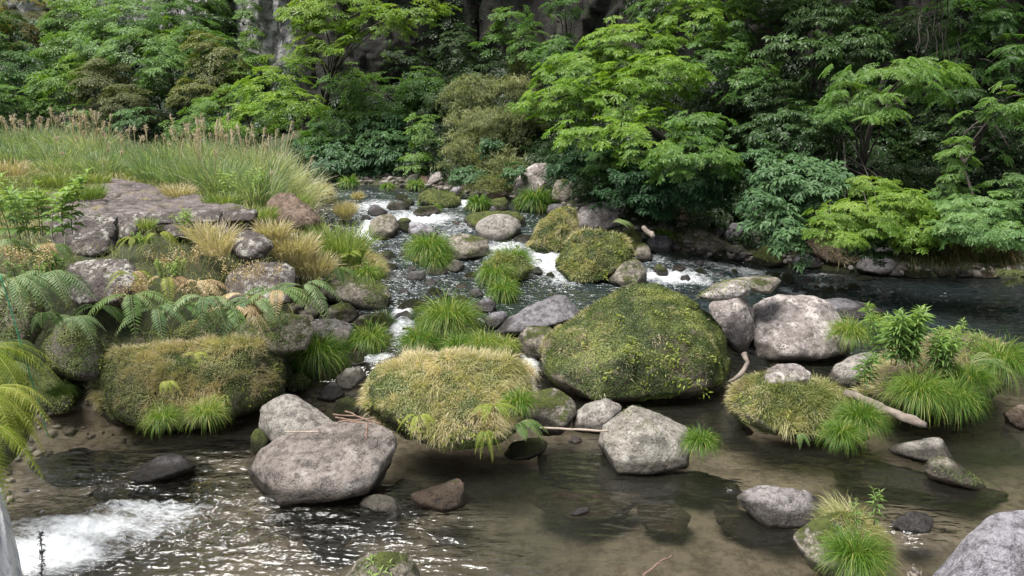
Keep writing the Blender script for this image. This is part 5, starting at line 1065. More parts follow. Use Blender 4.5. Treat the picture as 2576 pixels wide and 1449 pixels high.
def quadleaf(P, A, Nn, L, Wd2, tone, broad=False):
    A = nrm(A); S = nrm(np.cross(A, Nn)); U = np.cross(S, A); L = L[:, None]; Wd2 = Wd2[:, None]; n = len(P)
    if broad:
        V = np.stack([P, P + A * L * .4 + S * Wd2 * .5 + U * L * .06, P + A * L - U * L * .22, P + A * L * .4 - S * Wd2 * .5 + U * L * .06, P + A * L * .5 - U * L * .03], 1); b = np.arange(n)[:, None] * 5
        return V.reshape(-1, 3), None, np.concatenate([b + [0, 1, 4], b + [1, 2, 4], b + [4, 2, 3], b + [0, 4, 3]]), np.repeat(tone, 5)
    V = np.stack([P, P + A * L * .42 + S * Wd2 * .5 + U * L * .05, P + A * L - U * L * .1, P + A * L * .42 - S * Wd2 * .5 + U * L * .05], 1); b = np.arange(n)[:, None] * 4
    return V.reshape(-1, 3), b + np.array([0, 1, 2, 3]), None, np.repeat(tone, 4)
def crown_points(px, py, rx, ry, t, dens, rng, s, deep=.9):
    c = at(px, py, t); R = np.array([rx, max(rx, ry) * deep, ry]) / FPX * t
    area = R[0] * R[2] * 4; n = max(int(dens * 1.25 * area / (s * s)), 6)
    d = nrm(rng.normal(size=(n * 3, 3))); keep = (d[:, 1] < .35) & (d[:, 2] > -.75); d = d[keep][:n]
    rad = rng.uniform(.35, 1., len(d)) ** .6 * (1 + .5 * fbm(d * 2.1 + px * .1, 3, int(px)))
    P = c + d * R * rad[:, None]
    # gather into sloping tiers with gaps of shade between
    h = s * 1.15; z = P[:, 2] + .35 * (P[:, 1] - c[1]) + .25 * h * vn(P * .9, 8); zz = np.round(z / h) * h; P[:, 2] += (zz - z) * .8
    P = P + rng.normal(size=P.shape) * s * .12
    keep = fbm(P / s * .28, 3, int(px + py)) > -.22
    return P[keep], d[keep], c, R
def tree(name, label, cat, masses, style, kind, s=None, dens=2.2, K=5, trunk=None, group=None, droop=.35, tone0=.45, limbs=True, deep=.9, tr=.07, seed=0):
    """masses: (px,py,rx,ry,t); crown of leaf fans around them; limbs run from the trunk to each"""
    rng = np.random.RandomState(int(seed * 17 + masses[0][0] * 3 + 1000) % 100000); g = Geo(); cen = []
    for (px, py, rx, ry, t) in masses:
        s_ = (s * .66 if s else .0135 * t); P, d, c, R = crown_points(px, py, rx, ry, t, dens, rng, s_, deep)
        tone = np.clip(tone0 + .28 * fbm(P / s_ * .2, 2, 5) + .25 * d[:, 2] + rng.normal(size=len(P)) * .08 + (.15 if t > 30 else 0), 0, 1)  # tone rises towards the crown top and for distant trees
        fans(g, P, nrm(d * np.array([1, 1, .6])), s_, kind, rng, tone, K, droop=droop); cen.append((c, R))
    c0 = cen[0][0]; bx, by = (trunk[0], trunk[1]) if trunk else (c0[0] + .2, c0[1] + cen[0][1][1] * .8 + .5)
    bz = float(G(bx, by)) - .1; root = empty(name, (bx, by, bz)); tag(root, label, cat, group); org = np.array([bx, by, bz])
    g.build('crown', LM[style], root, org)
    if cat != 'tree': limbs = False
    top = c0 + [0, .3, 0]; tg = Geo(); base = np.array([bx, by, bz])
    mid = (base + top) / 2 + rng.normal(size=3) * [.3, .2, .1]
    C = bez(base, mid, top, 12); tg.add(*tube(C, np.linspace(tr, tr * .35, 12), 8, .25, 3)); (tg.build('trunk', M_BARK, root, org) if cat == 'tree' else None)
    if limbs:
        lg = Geo()
        for (c, R) in cen:
            for j in range(3):
                a = C[rng.randint(4, 11)]; e = c + nrm(rng.normal(size=3) + [0, -.5, .3]) * R * rng.uniform(.5, .9)
                q = bez(a, (a + e) / 2 + [0, 0, .25 * np.linalg.norm(e - a) * rng.uniform(-.2, 1)], e, 8); lg.add(*tube(q, np.linspace(tr * .35, .008, 8), 5, .2, j))
        lg.build('limbs', M_BARK, root, org)
    return root
T_ = 't'
# far left forest
for i, (px, py, rx, ry, t, st, tn, lb) in enumerate([(110, -40, 120, 60, 46, 'mid', .8, 'upper green tree at the top left behind the tan one'), (270, 10, 100, 60, 45, 'bright', .4, 'bright tree at the top edge above the pale maple'), (430, -20, 110, 60, 45, 'cool', .8, 'cool green tree at the top edge, left centre'),
        (550, 10, 60, 60, 46, 'dark', .9, 'dark tree touching the top edge left of the pale cliff'), (20, 100, 70, 60, 45, 'mid', .6, 'green tree behind the left edge tree'), (400, 110, 80, 60, 41, 'bright', .25, 'rounded green crown in the middle of the left forest'), (230, 170, 70, 50, 40, 'bright', .25, 'small bright crown above the brownish evergreen'), (600, 200, 50, 60, 38, 'mid', .5, 'green sapling crown at the foot of the pale cliff'),
        (20, 260, 60, 50, 39, 'mid', .5, 'green bush over the leftmost plumes'), (200, 300, 60, 30, 37, 'mid', .4, 'low dark green bush behind the dense plumes')]):
    tree('tree', lb, 'tree', [(px, py, rx, ry, t)], st, 'fine', seed=100 + i, tone0=tn)
tree('tree', 'tan flowering tree at the top left corner', 'tree', [(55, 50, 75, 85, 44)], 'tan', 'fine', seed=1, tone0=.4)
tree('tree', 'mid green tree at the left edge below the tan one', 'tree', [(20, 200, 90, 100, 42), (60, 290, 90, 50, 40)], 'cool', 'fine', seed=2)
tree('tree', 'bright layered maple between the tan tree and the tall green one', 'tree', [(175, 60, 80, 70, 43), (190, 150, 80, 80, 41), (130, 240, 70, 70, 40)], 'mid', 'fine', seed=3, tone0=.7)
tree('tree', 'broad pale green maple tree with layered crown on the left', 'tree', [(330, 60, 120, 70, 41), (350, 140, 130, 70, 39), (260, 110, 80, 60, 40)], 'cool', 'fine', seed=4, tone0=.75)
tree('tree', 'shaded green tree right of the broad pale maple', 'tree', [(480, 50, 100, 80, 43), (510, 130, 80, 70, 41)], 'mid', 'fine', seed=5, tone0=.3)
tree('tree', 'small pale maple crown hanging in the middle of left forest', 'tree', [(420, 195, 80, 55, 38)], 'cool', 'fine', seed=6, tone0=.7)
tree('shrub', 'brownish bushy evergreen left of the forest gap', 'shrub', [(270, 225, 85, 70, 38), (320, 270, 80, 50, 37)], 'brown', 'fine', seed=7, tone0=.5, dens=3)
tree('shrub', 'yellow-green low tree above the left reeds', 'tree', [(150, 210, 60, 45, 37.5)], 'bright', 'fine', seed=8, tone0=.3)
tree('shrub', 'dark evergreen filling the forest gap', 'shrub', [(450, 280, 110, 70, 39), (400, 240, 70, 60, 40)], 'dark', 'fine', seed=9, dens=2.4)
tree('shrub', 'green bush rising behind the middle reeds', 'shrub', [(370, 300, 80, 45, 36)], 'cool', 'fine', seed=10, tone0=.3)
tree('tree', 'olive-leaved tree with visible thin branches left of the pale cliff', 'tree', [(540, 170, 85, 85, 38), (500, 240, 70, 50, 37)], 'olive', 'fine', seed=11, tone0=.5, dens=1.8)
tree('tree', 'dark tree behind the olive-leaved one', 'tree', [(550, 60, 70, 80, 44), (580, 150, 55, 60, 43)], 'dark', 'fine', seed=12, tone0=.7)
tree('shrub', 'mid green thicket behind the highest plumes', 'shrub', [(560, 290, 100, 50, 35), (470, 330, 60, 30, 35)], 'mid', 'fine', seed=13, tone0=.45)
tree('tree', 'light green slender tree in front of the pale cliff', 'tree', [(720, 175, 70, 45, 33), (680, 230, 90, 60, 32), (740, 280, 110, 60, 31), (640, 310, 90, 40, 31)], 'bright', 'fine', seed=14, tone0=.35, dens=1.9, tr=.09)
tree('tree', 'green tree left of the slender light one over the reeds', 'tree', [(600, 255, 60, 50, 34), (560, 330, 70, 30, 33)], 'mid', 'fine', seed=15, tone0=.6)
tree('vine', 'curtain of green vines climbing the left edge of the pale cliff', 'vine', [(628, 30, 24, 60, 42), (632, 110, 26, 60, 41.5), (640, 180, 30, 40, 41)], 'mid', 'fine', seed=16, tone0=.6, limbs=False, deep=.6)
tree('tree', 'lime green maple overhanging from the top centre', 'tree', [(860, 30, 130, 60, 27), (840, 100, 70, 45, 26.5), (960, 60, 110, 45, 26), (900, 120, 70, 40, 26), (770, 50, 70, 55, 27), (1050, 35, 80, 40, 25.5), (790, 140, 60, 35, 26.5)], 'lime', 'fine', seed=17, tone0=.5, dens=2.1, trunk=(-8.5, 35), tr=.12)
tree('tree', 'rounded mid green tree under the dark cliff', 'tree', [(970, 240, 120, 60, 29), (880, 220, 80, 50, 30), (1060, 220, 70, 45, 29), (920, 300, 90, 45, 28)], 'mid', 'fine', seed=18, tone0=.45, dens=2.3)
tree('shrub', 'green bush between the slender tree and teal shrub', 'shrub', [(850, 320, 80, 60, 28.5), (800, 370, 60, 50, 28)], 'mid', 'fine', seed=19, tone0=.3)
tree('shrub', 'dense teal broad-leaved shrub dipping to the far river', 'shrub', [(880, 410, 110, 50, 27), (980, 390, 90, 60, 26.5), (760, 400, 70, 50, 27.5), (960, 330, 60, 40, 27.5)], 'teal', 'broad', s=.52, seed=20, dens=2.6, tone0=.45, limbs=False)
tree('shrub', 'small fresh green bush beside the bamboo', 'shrub', [(1075, 350, 60, 55, 25.5), (1040, 400, 40, 30, 25)], 'mid', 'fine', seed=21, tone0=.9)
tree('shrub', 'dark bush above the bamboo at the cliff foot', 'shrub', [(1130, 260, 70, 50, 28), (1200, 200, 60, 50, 29)], 'dark', 'fine', seed=22, tone0=.7)
tree('bamboo', 'thicket of tan and olive dwarf bamboo in the centre', 'bamboo', [(1240, 330, 110, 70, 24.5), (1200, 250, 90, 60, 25.5), (1310, 270, 70, 80, 24.5), (1180, 390, 70, 50, 24), (1260, 420, 80, 40, 23)], 'bamboo', 'thin', s=.5, K=6, seed=23, dens=2.4, droop=-.4, tone0=.45, limbs=False)
tree('shrub', 'low teal leafy shrub at the bamboo foot by the shore', 'shrub', [(1180, 440, 50, 18, 22.5), (1290, 430, 22, 28, 21.5), (1240, 370, 30, 22, 23)], 'teal', 'broad', s=.4, seed=24, tone0=.6, limbs=False)
tree('shrub', 'greenish weeds on the shore left of the tall pale rock', 'shrub', [(1225, 465, 70, 22, 22.3)], 'olive', 'thin', s=.3, K=6, seed=25, tone0=.7, limbs=False, dens=3)
# right hand forest
tree('tree', 'large bright green maple leaning over the rapids, centre right', 'tree', [(1480, 190, 150, 70, 19.5), (1600, 110, 150, 60, 19.5), (1420, 260, 120, 60, 18.5), (1560, 260, 150, 80, 18), (1660, 200, 130, 70, 18), (1500, 350, 120, 60, 17.5), (1640, 350, 130, 80, 17), (1740, 60, 120, 55, 20)], 'bright', 'long', s=.36, seed=30, dens=2.1, tone0=.42, trunk=(4.6, 21.5), tr=.13)
tree('tree', 'lower maple branch drooping right of the dark shrub', 'tree', [(1760, 330, 80, 60, 16.5), (1720, 400, 90, 60, 16), (1800, 400, 70, 40, 16)], 'mid', 'long', s=.34, seed=31, dens=2.1, tone0=.6, trunk=(4.9, 19))
tree('tree', 'mid green maple crown right of the big leaning maple', 'tree', [(1830, 60, 110, 60, 20), (1800, 140, 110, 50, 19.5), (1880, 210, 90, 50, 19)], 'mid', 'long', s=.36, seed=32, dens=1.9, tone0=.55)
tree('tree', 'glossy-leaved evergreen branch across the upper right', 'tree', [(2060, 60, 110, 50, 18.5), (2020, 130, 110, 40, 17.5), (2160, 120, 90, 45, 17.5), (2100, 180, 80, 30, 18)], 'dark', 'broad', s=.34, seed=33, dens=2., tone0=.9)
tree('tree', 'walnut-like tree with long pinnate leaves at upper right', 'tree', [(2240, 195, 150, 50, 15.5), (2140, 250, 90, 45, 15.5), (2210, 270, 70, 45, 15.2), (2340, 200, 100, 50, 16), (2180, 325, 50, 25, 15)], 'mid', 'pinnate', s=.46, seed=34, dens=1.9, tone0=.75, droop=.5, tr=.09)
tree('shrub', 'dim leafy climber between walnut-like tree and drooping maple', 'shrub', [(2000, 330, 110, 60, 17), (1960, 250, 90, 50, 18.5)], 'dark', 'broad', s=.3, seed=35, dens=1.8, tone0=.6)
tree('tree', 'shaded tree with pinnate leaves in the upper right corner', 'tree', [(2440, 140, 90, 60, 17), (2500, 60, 80, 50, 16.5), (2420, 240, 80, 50, 17), (2540, 160, 60, 60, 16)], 'mid', 'pinnate', s=.42, seed=36, dens=1.7, tone0=.35, droop=.5)
tree('tree', 'green tree with drooping branches at the right edge', 'tree', [(2530, 270, 70, 50, 13.5), (2450, 310, 60, 40, 14), (2400, 400, 40, 60, 14), (2500, 370, 60, 50, 14), (2390, 460, 28, 30, 14)], 'mid', 'pinnate', s=.3, seed=37, dens=1.8, tone0=.75, droop=.6, trunk=(11.2, 19.5))
tree('shrub', 'big dark broad-leaved shrub over the right bank, left part', 'shrub', [(1560, 430, 140, 55, 17.5), (1680, 460, 130, 60, 17), (1480, 400, 80, 40, 18.5), (1600, 500, 110, 35, 17), (1760, 470, 90, 60, 16.8), (1420, 425, 50, 20, 18.5)], 'teal', 'broad', s=.36, seed=38, dens=2.6, tone0=.15, limbs=False)
tree('shrub', 'pale teal broad-leaved shrub spreading over the right bank stones', 'shrub', [(2010, 440, 120, 50, 15.5), (1960, 500, 110, 50, 15.2), (1900, 400, 90, 50, 16.3), (2080, 490, 90, 40, 15), (1950, 560, 70, 40, 14.9), (1990, 610, 35, 35, 14.5)], 'teal', 'broad', s=.40, seed=39, dens=2.5, tone0=.65, limbs=False)
tree('tree', 'yellow-green maple branch spread low over the right water', 'tree', [(2160, 540, 130, 45, 14.3), (2260, 520, 100, 55, 14.3), (2110, 590, 80, 22, 13.9), (2300, 585, 80, 40, 14), (2070, 570, 50, 22, 14), (2190, 470, 80, 30, 14.8), (2330, 540, 70, 30, 14.3)], 'lime', 'long', s=.25, seed=40, dens=2.6, tone0=.35, trunk=(9.2, 23), droop=.3, tr=.04)
tree('tree', 'pale cool green maple branch low at the right edge', 'tree', [(2480, 520, 110, 45, 13.8), (2440, 570, 110, 45, 13.5), (2540, 590, 80, 35, 13.2), (2400, 500, 70, 30, 14.2), (2370, 580, 60, 25, 13.8), (2560, 470, 60, 40, 14)], 'cool', 'long', s=.27, seed=41, dens=2.8, tone0=.8, trunk=(12.5, 23), droop=.3, limbs=False)
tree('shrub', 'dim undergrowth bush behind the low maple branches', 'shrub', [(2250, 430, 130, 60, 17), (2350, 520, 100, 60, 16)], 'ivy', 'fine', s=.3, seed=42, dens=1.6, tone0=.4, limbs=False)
tree('shrub', 'dim leaves above the right bank stones under maple', 'shrub', [(2200, 625, 60, 25, 14.8), (2330, 620, 90, 25, 14.5)], 'dark', 'broad', s=.22, seed=43, dens=1.8, tone0=.4, limbs=False)
tree('shrub', 'overhanging twiggy bush touching the water at the right edge', 'shrub', [(2560, 690, 40, 25, 12.6)], 'olive', 'fine', s=.22, seed=44, dens=1.8, tone0=.3, tr=.02)
tree('tree', 'small green spray in front of the dark cliff', 'tree', [(1290, 60, 60, 40, 25), (1250, 110, 60, 35, 25.5), (1330, 120, 60, 40, 24.5)], 'mid', 'fine', seed=45, dens=1.7, tone0=.6)
tree('tree', 'sparse leafy branch at the top right of the dark cliff', 'tree', [(1420, 20, 60, 40, 23), (1360, 50, 40, 30, 24)], 'mid', 'fine', seed=46, dens=1.2, tone0=.4)
for i, (px, py, rx, ry, t, st, kd, tn, dn, lb) in enumerate([
        (1700, 20, 120, 50, 21.5, 'mid', 'long', .6, 2.2, 'green crown filling the top edge above the big leaning maple'), (1950, 20, 120, 50, 20.5, 'mid', 'long', .4, 2.2, 'shaded crown at the top edge right of centre'),
        (2120, 20, 110, 50, 20, 'dark', 'broad', .7, 2.2, 'dim crown at the top edge above the glossy evergreen branch'), (2300, 90, 110, 60, 19, 'dark', 'long', .7, 2, 'dim foliage behind the bare hanging vines'),
        (2420, 30, 110, 50, 18.5, 'mid', 'long', .2, 2, 'shaded foliage at the top edge near the right corner'), (1950, 330, 90, 60, 18.5, 'dark', 'long', .6, 2, 'dim low foliage right of the drooping maple branch'),
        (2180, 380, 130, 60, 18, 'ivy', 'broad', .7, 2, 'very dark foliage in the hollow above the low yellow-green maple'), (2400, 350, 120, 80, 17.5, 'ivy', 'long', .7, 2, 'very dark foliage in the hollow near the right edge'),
        (1400, 150, 70, 60, 23, 'mid', 'long', .3, 2, 'shaded bush between dark cliff and the leaning maple'), (1330, 190, 60, 50, 25, 'olive', 'thin', .4, 2.4, 'sparse olive bamboo above the tan thicket'),
        (1150, 130, 70, 60, 29, 'ivy', 'fine', .8, 1.6, 'dark ivy mass hanging on the cliff right of centre'), (1010, 150, 60, 40, 30, 'ivy', 'fine', .8, 1.4, 'dark ivy patch on the cliff behind the lime maple'),
        (1560, 420, 110, 40, 18, 'mid', 'long', .2, 2, 'shaded lower branches under the big leaning maple'), (2060, 300, 90, 40, 17.3, 'mid', 'long', .25, 2, 'dim green branch left of the walnut-like tree')]):
    tree('tree', lb, 'tree', [(px, py, rx, ry, t)], st, kd, s=.36, seed=200 + i, tone0=tn, dens=dn, limbs=False, tr=.04)
# unseen upper canopy added beyond the frame to shade the right bank
tree('tree', 'tall canopy tree added out of view to shade the right bank', 'tree', [(2100, -120, 320, 110, 19), (2500, -100, 250, 110, 17), (1750, -140, 250, 90, 21)], 'dark', 'long', s=.55, seed=47, dens=1.9, tone0=.6, trunk=(13.5, 24), tr=.2, limbs=False)
# ------------------------------------------------------------------ cliffs
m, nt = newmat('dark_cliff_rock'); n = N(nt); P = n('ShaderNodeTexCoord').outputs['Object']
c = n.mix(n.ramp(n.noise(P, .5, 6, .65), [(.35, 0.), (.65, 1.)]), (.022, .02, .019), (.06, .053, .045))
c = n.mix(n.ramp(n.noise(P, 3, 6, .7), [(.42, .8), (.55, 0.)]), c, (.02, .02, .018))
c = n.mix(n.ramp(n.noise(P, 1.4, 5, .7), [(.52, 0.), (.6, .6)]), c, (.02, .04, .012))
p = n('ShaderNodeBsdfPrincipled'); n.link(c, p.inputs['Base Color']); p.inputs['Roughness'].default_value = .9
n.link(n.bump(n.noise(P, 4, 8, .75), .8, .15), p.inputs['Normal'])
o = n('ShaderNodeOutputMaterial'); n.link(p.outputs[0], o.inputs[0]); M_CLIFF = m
m, nt = newmat('pale_cliff_rock'); n = N(nt); P = n('ShaderNodeTexCoord').outputs['Object']
c = n.mix(n.ramp(n.noise(P, .8, 6, .65), [(.35, 0.), (.65, 1.)]), (.30, .29, .29), (.58, .58, .58))
c = n.mix(n.ramp(n.noise(P, 2.4, 7, .75), [(.42, .85), (.52, 0.)]), c, (.07, .07, .065))
c = n.mix(n.ramp(n.noise(P, 1.1, 5, .7), [(.56, 0.), (.64, .7)]), c, (.05, .08, .025))
p = n('ShaderNodeBsdfPrincipled'); n.link(c, p.inputs['Base Color']); p.inputs['Roughness'].default_value = .9
n.link(n.bump(n.noise(P, 5, 8, .75), .8, .15), p.inputs['Normal'])
o = n('ShaderNodeOutputMaterial'); n.link(p.outputs[0], o.inputs[0]); M_PCLIFF = m
def cliff(path, z0, z1, mat, label, nu, nv, seed, blk=.55, amp=.9, overhang=0.):
    path = np.array(path, float); seg = np.r_[0, np.cumsum(np.linalg.norm(np.diff(path, axis=0), axis=1))]
    u = np.linspace(0, seg[-1], nu); X = np.interp(u, seg, path[:, 0]); Y = np.interp(u, seg, path[:, 1])
    T = nrm(np.stack([np.gradient(X), np.gradient(Y), np.zeros(nu)], 1)); Nn = np.stack([T[:, 1], -T[:, 0], T[:, 2]], 1)
    v = np.linspace(z0, z1, nv); U, Z = np.meshgrid(u, v)
    P = np.stack([np.interp(U, u, X), np.interp(U, u, Y), Z], -1).reshape(-1, 3); Nf = np.stack([np.interp(U, u, Nn[:, i]) for i in range(3)], -1).reshape(-1, 3)
    Q0 = np.stack([U.ravel() * blk * 1.3, Z.ravel() * blk * .55, np.zeros(U.size)], 1)
    b1, b2, val = cells(Q0 + .25 * np.stack([vn(Q0 * 1.5, 60 + i) for i in range(3)], 1), seed, 1.3); b3, b4, val2 = cells(Q0 * 2.7, seed + 3, 1.)
    d = amp * (.55 * val + .22 * val2 - .12 * np.exp(-((b2 - b1) / .05) ** 2) + .5 * fbm(P * .25, 3, seed))
    V = P + Nf * (d + overhang * (Z.ravel() - z0) / (z1 - z0))[:, None]
    i = np.arange(nv - 1)[:, None] * nu + np.arange(nu - 1)[None]; Q = np.stack([i, i + 1, i + 1 + nu, i + nu], -1).reshape(-1, 4)
    Vb = P - Nf * 4; m_ = len(V)                                     # solid back so it is not paper thin
    allV = np.concatenate([V, Vb]); top = (nv - 1) * nu + np.arange(nu - 1); Qt = np.stack([top, top + 1, top + 1 + m_, top + m_], 1)
    ends = [np.stack([e + np.arange(nv - 1) * nu, e + np.arange(1, nv) * nu, e + np.arange(1, nv) * nu + m_, e + np.arange(nv - 1) * nu + m_], 1) for e in (0, nu - 1)]
    o = mesh('cliff', allV, [Q, Q + m_, Qt] + ends, mat, origin=(path[0][0], path[0][1], z0)); tag(o, label, 'cliff')
    return V, Nf
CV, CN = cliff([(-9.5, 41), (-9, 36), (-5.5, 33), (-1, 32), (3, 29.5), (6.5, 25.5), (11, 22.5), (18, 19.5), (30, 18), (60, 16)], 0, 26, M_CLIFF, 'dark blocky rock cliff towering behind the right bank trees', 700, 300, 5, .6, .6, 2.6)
cliff([(-70, 64), (-30, 56), (-18.5, 50), (-16, 46), (-12.6, 44), (-10.5, 45), (-9, 50)], 0, 34, M_PCLIFF, 'pale grey cracked cliff face showing between trees at top left', 420, 260, 9, .5, .6)
# undergrowth that cloaks the slopes and the cliff foot
g = Geo(); rng = np.random.RandomState(77)
n_ = 15000; x = rng.uniform(-9, 16, n_); y = rng.uniform(14, 34, n_); dF = pdist(x, y, FARP); k = (dF > .5) & (dF < 9); x, y, dF = x[k], y[k], dF[k]
z = G(x, y) + rng.uniform(0, .45, len(x)); P = np.stack([x, y, z], 1)
fans(g, P, nrm(np.stack([rng.normal(size=len(x)) * .4, -np.ones(len(x)), .5 * np.ones(len(x))], 1)), .42, 'fine', rng, np.clip(.35 + .3 * fbm(P * .5, 2, 3), 0, 1), 4)
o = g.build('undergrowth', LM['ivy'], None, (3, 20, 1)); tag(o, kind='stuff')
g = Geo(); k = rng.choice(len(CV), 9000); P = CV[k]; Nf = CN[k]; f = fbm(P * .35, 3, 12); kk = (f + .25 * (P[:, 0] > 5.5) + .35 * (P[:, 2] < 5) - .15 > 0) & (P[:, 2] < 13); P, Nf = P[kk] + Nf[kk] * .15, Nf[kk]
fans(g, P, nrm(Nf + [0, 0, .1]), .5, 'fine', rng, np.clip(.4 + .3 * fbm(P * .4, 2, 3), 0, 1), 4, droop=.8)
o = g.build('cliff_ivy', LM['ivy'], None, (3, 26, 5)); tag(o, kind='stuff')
g = Geo(); n_ = 13000; x = rng.uniform(-50, -8, n_); y = rng.uniform(38, 54, n_); k_ = pdist(x, y, FARP) > .3; x, y = x[k_], y[k_]; n_ = len(x); P = np.stack([x, y, G(x, y) + rng.uniform(0, 1.0, n_)], 1)
fans(g, P, nrm(np.stack([rng.normal(size=n_) * .4, -np.ones(n_), .5 * np.ones(n_)], 1)), .8, 'fine', rng, np.clip(.35 + .3 * fbm(P * .3, 2, 3), 0, 1), 4)
o = g.build('forest_undergrowth', LM['dark'], None, (-15, 38, 2)); tag(o, kind='stuff')
# the wood that carries on beyond both sides of the view
for nm, lst, st in (('distant_wood', [(-90, 60, 110, 110, 42), (-80, 230, 110, 90, 40), (-280, 60, 140, 120, 42), (-270, 240, 130, 90, 40), (-480, 80, 150, 130, 43), (-480, 260, 140, 90, 41), (-700, 100, 160, 140, 44), (-700, 280, 150, 90, 42), (-950, 120, 180, 150, 45), (-950, 300, 170, 100, 43)], 'mid'),
                    ('bank_wood', [(2720, 120, 130, 110, 15), (2700, 330, 110, 110, 14), (2720, 540, 120, 80, 13), (2950, 150, 140, 130, 14), (2950, 420, 140, 140, 13), (3200, 250, 160, 200, 13)], 'mid')):
    g = Geo(); rng = np.random.RandomState(5)
    for (px, py, rx, ry, t) in lst:
        s_ = .02 * t; P, d, c, R = crown_points(px, py, rx, ry, t, 2.4, rng, s_); P = np.concatenate([P, P - [0, 0, 0]])[:len(P)]
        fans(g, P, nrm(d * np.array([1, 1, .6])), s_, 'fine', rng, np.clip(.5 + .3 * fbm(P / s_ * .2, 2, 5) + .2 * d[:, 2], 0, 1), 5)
    tag(g.build(nm, LM[st], None, at(*lst[0][:2], lst[0][4])), kind='stuff')
# ------------------------------------------------------------------ causeway of stone paving
m, nt = newmat('causeway_paving'); n = N(nt); P = n('ShaderNodeTexCoord').outputs['Object']
c = n.mix(n.ramp(n.noise(P, 1.2, 6, .65), [(.35, 0.), (.65, 1.)]), (.06, .048, .048), (.135, .113, .108))
c = n.mix(n.ramp(n.noise(P, 12, 6, .7), [(.5, 0.), (.66, .45)]), c, (.34, .31, .30))
c = n.mix(n.ramp(n.noise(P, 2.2, 5, .7), [(.56, 0.), (.64, .75)]), c, (.16, .13, .05))
jn = n.attr('joint'); c = n.mix(jn, c, (.03, .025, .02))
p = n('ShaderNodeBsdfPrincipled'); n.link(c, p.inputs['Base Color']); p.inputs['Roughness'].default_value = .85
n.link(n.bump(n.noise(P, 22, 6, .7), .7, .02), p.inputs['Normal'])
o = n('ShaderNodeOutputMaterial'); n.link(p.outputs[0], o.inputs[0]); M_PAVE = m
def slab(name, quad, zt, label, nu=150, nv=110, cs=7., rise=0., cat='causeway', thick=.28, seed=3):
    """paved mound from a plan quad: front-left, front-right, back-right, back-left (world x,y)"""
    a, b, c_, d = map(np.array, quad); u, v = np.meshgrid(np.linspace(0, 1, nu), np.linspace(0, 1, nv)); u = u.ravel()[:, None]; v = v.ravel()[:, None]
    XY = (1 - v) * ((1 - u) * a + u * b) + v * ((1 - u) * d + u * c_)
    XY = XY + .12 * np.stack([vn(np.c_[XY * 1.3, XY[:, :1] * 0], 1), vn(np.c_[XY * 1.3, XY[:, :1] * 0], 2)], 1) * ((u < .02) | (u > .98) | (v < .02) | (v > .98))
    Q0 = np.c_[XY[:, 0] * cs * .28, XY[:, 1] * cs, XY[:, 0] * 0]
    b1, b2, val = cells(Q0, seed); e = b2 - b1
    edge = np.minimum(np.minimum(u, 1 - u), np.minimum(v, 1 - v))[:, 0]
    z = zt(XY[:, 0], XY[:, 1]) + .035 * sst(e / .25) + (.012 * val) + .03 * fbm(Q0 * .3, 3, 4) - .15 * (1 - sst(edge / .03))
    V = np.c_[XY, z]; i = np.arange(nv - 1)[:, None] * nu + np.arange(nu - 1)[None]; Q = np.stack([i, i + 1, i + 1 + nu, i + nu], -1).reshape(-1, 4)
    ring = np.concatenate([np.arange(nu), np.arange(1, nv) * nu + nu - 1, (nv - 1) * nu + np.arange(nu - 2, -1, -1), np.arange(nv - 2, 0, -1) * nu])
    Vb = V[ring] - [0, 0, thick + .2]; m_ = len(V); r2 = np.roll(np.arange(len(ring)), -1)
    Qs = np.stack([ring, m_ + np.arange(len(ring)), m_ + r2, ring[r2]], 1)
    jt = 1 - sst(e / .17); o = mesh(name, np.r_[V, Vb], [Q, Qs], M_PAVE, {'joint': np.r_[jt, np.zeros(len(Vb))]}, origin=(a[0], a[1], z.min()))
    return tag(o, label, cat)
slab('causeway', [plan_pt(205, 556, 2.12), plan_pt(640, 528, 2.12), plan_pt(440, 468, 2.25), plan_pt(262, 438, 2.25)], lambda x, y: 2.1 + .02 * (y - 12), 'stone causeway of dark purplish slate paving slabs on the left bank')
slab('paved_apron', [plan_pt(95, 560, 2.1), plan_pt(330, 556, 2.1), plan_pt(215, 476, 2.25), plan_pt(110, 480, 2.25)], lambda x, y: 2.02 + .2 * np.exp(-((x + 8.2) ** 2 + (y - 14) ** 2) / 3), 'lower mossy paved apron left of the main causeway', nu=90, nv=80, cat='paving', seed=8)
# coursed edging stones under the paving
rngE = np.random.RandomState(5)
xs_ = np.cumsum([0] + [rngE.uniform(60, 110) for _ in range(9)])
for i in range(9):
    x0, x1 = 125 + xs_[i], 125 + xs_[i + 1] - 3; yb = 572 - (x0 - 125) * .035
    if x1 > 650: break
    rock('F', [(x0, yb - 22), (x0 + 5, yb - 30), (x1 - 6, yb - 32), (x1, yb - 24), (x1 - 1, yb - 4), (x1 - 8, yb), (x0 + 6, yb + 1), (x0 + 1, yb - 5)], R_BLOCK, 'thin flat edging stone in the course directly under the causeway paving', t=11.45, sm=0, cuts=0, name='edging_stone', cat='stone block', group='edging stones under the causeway', amp=.8, th=1.2)
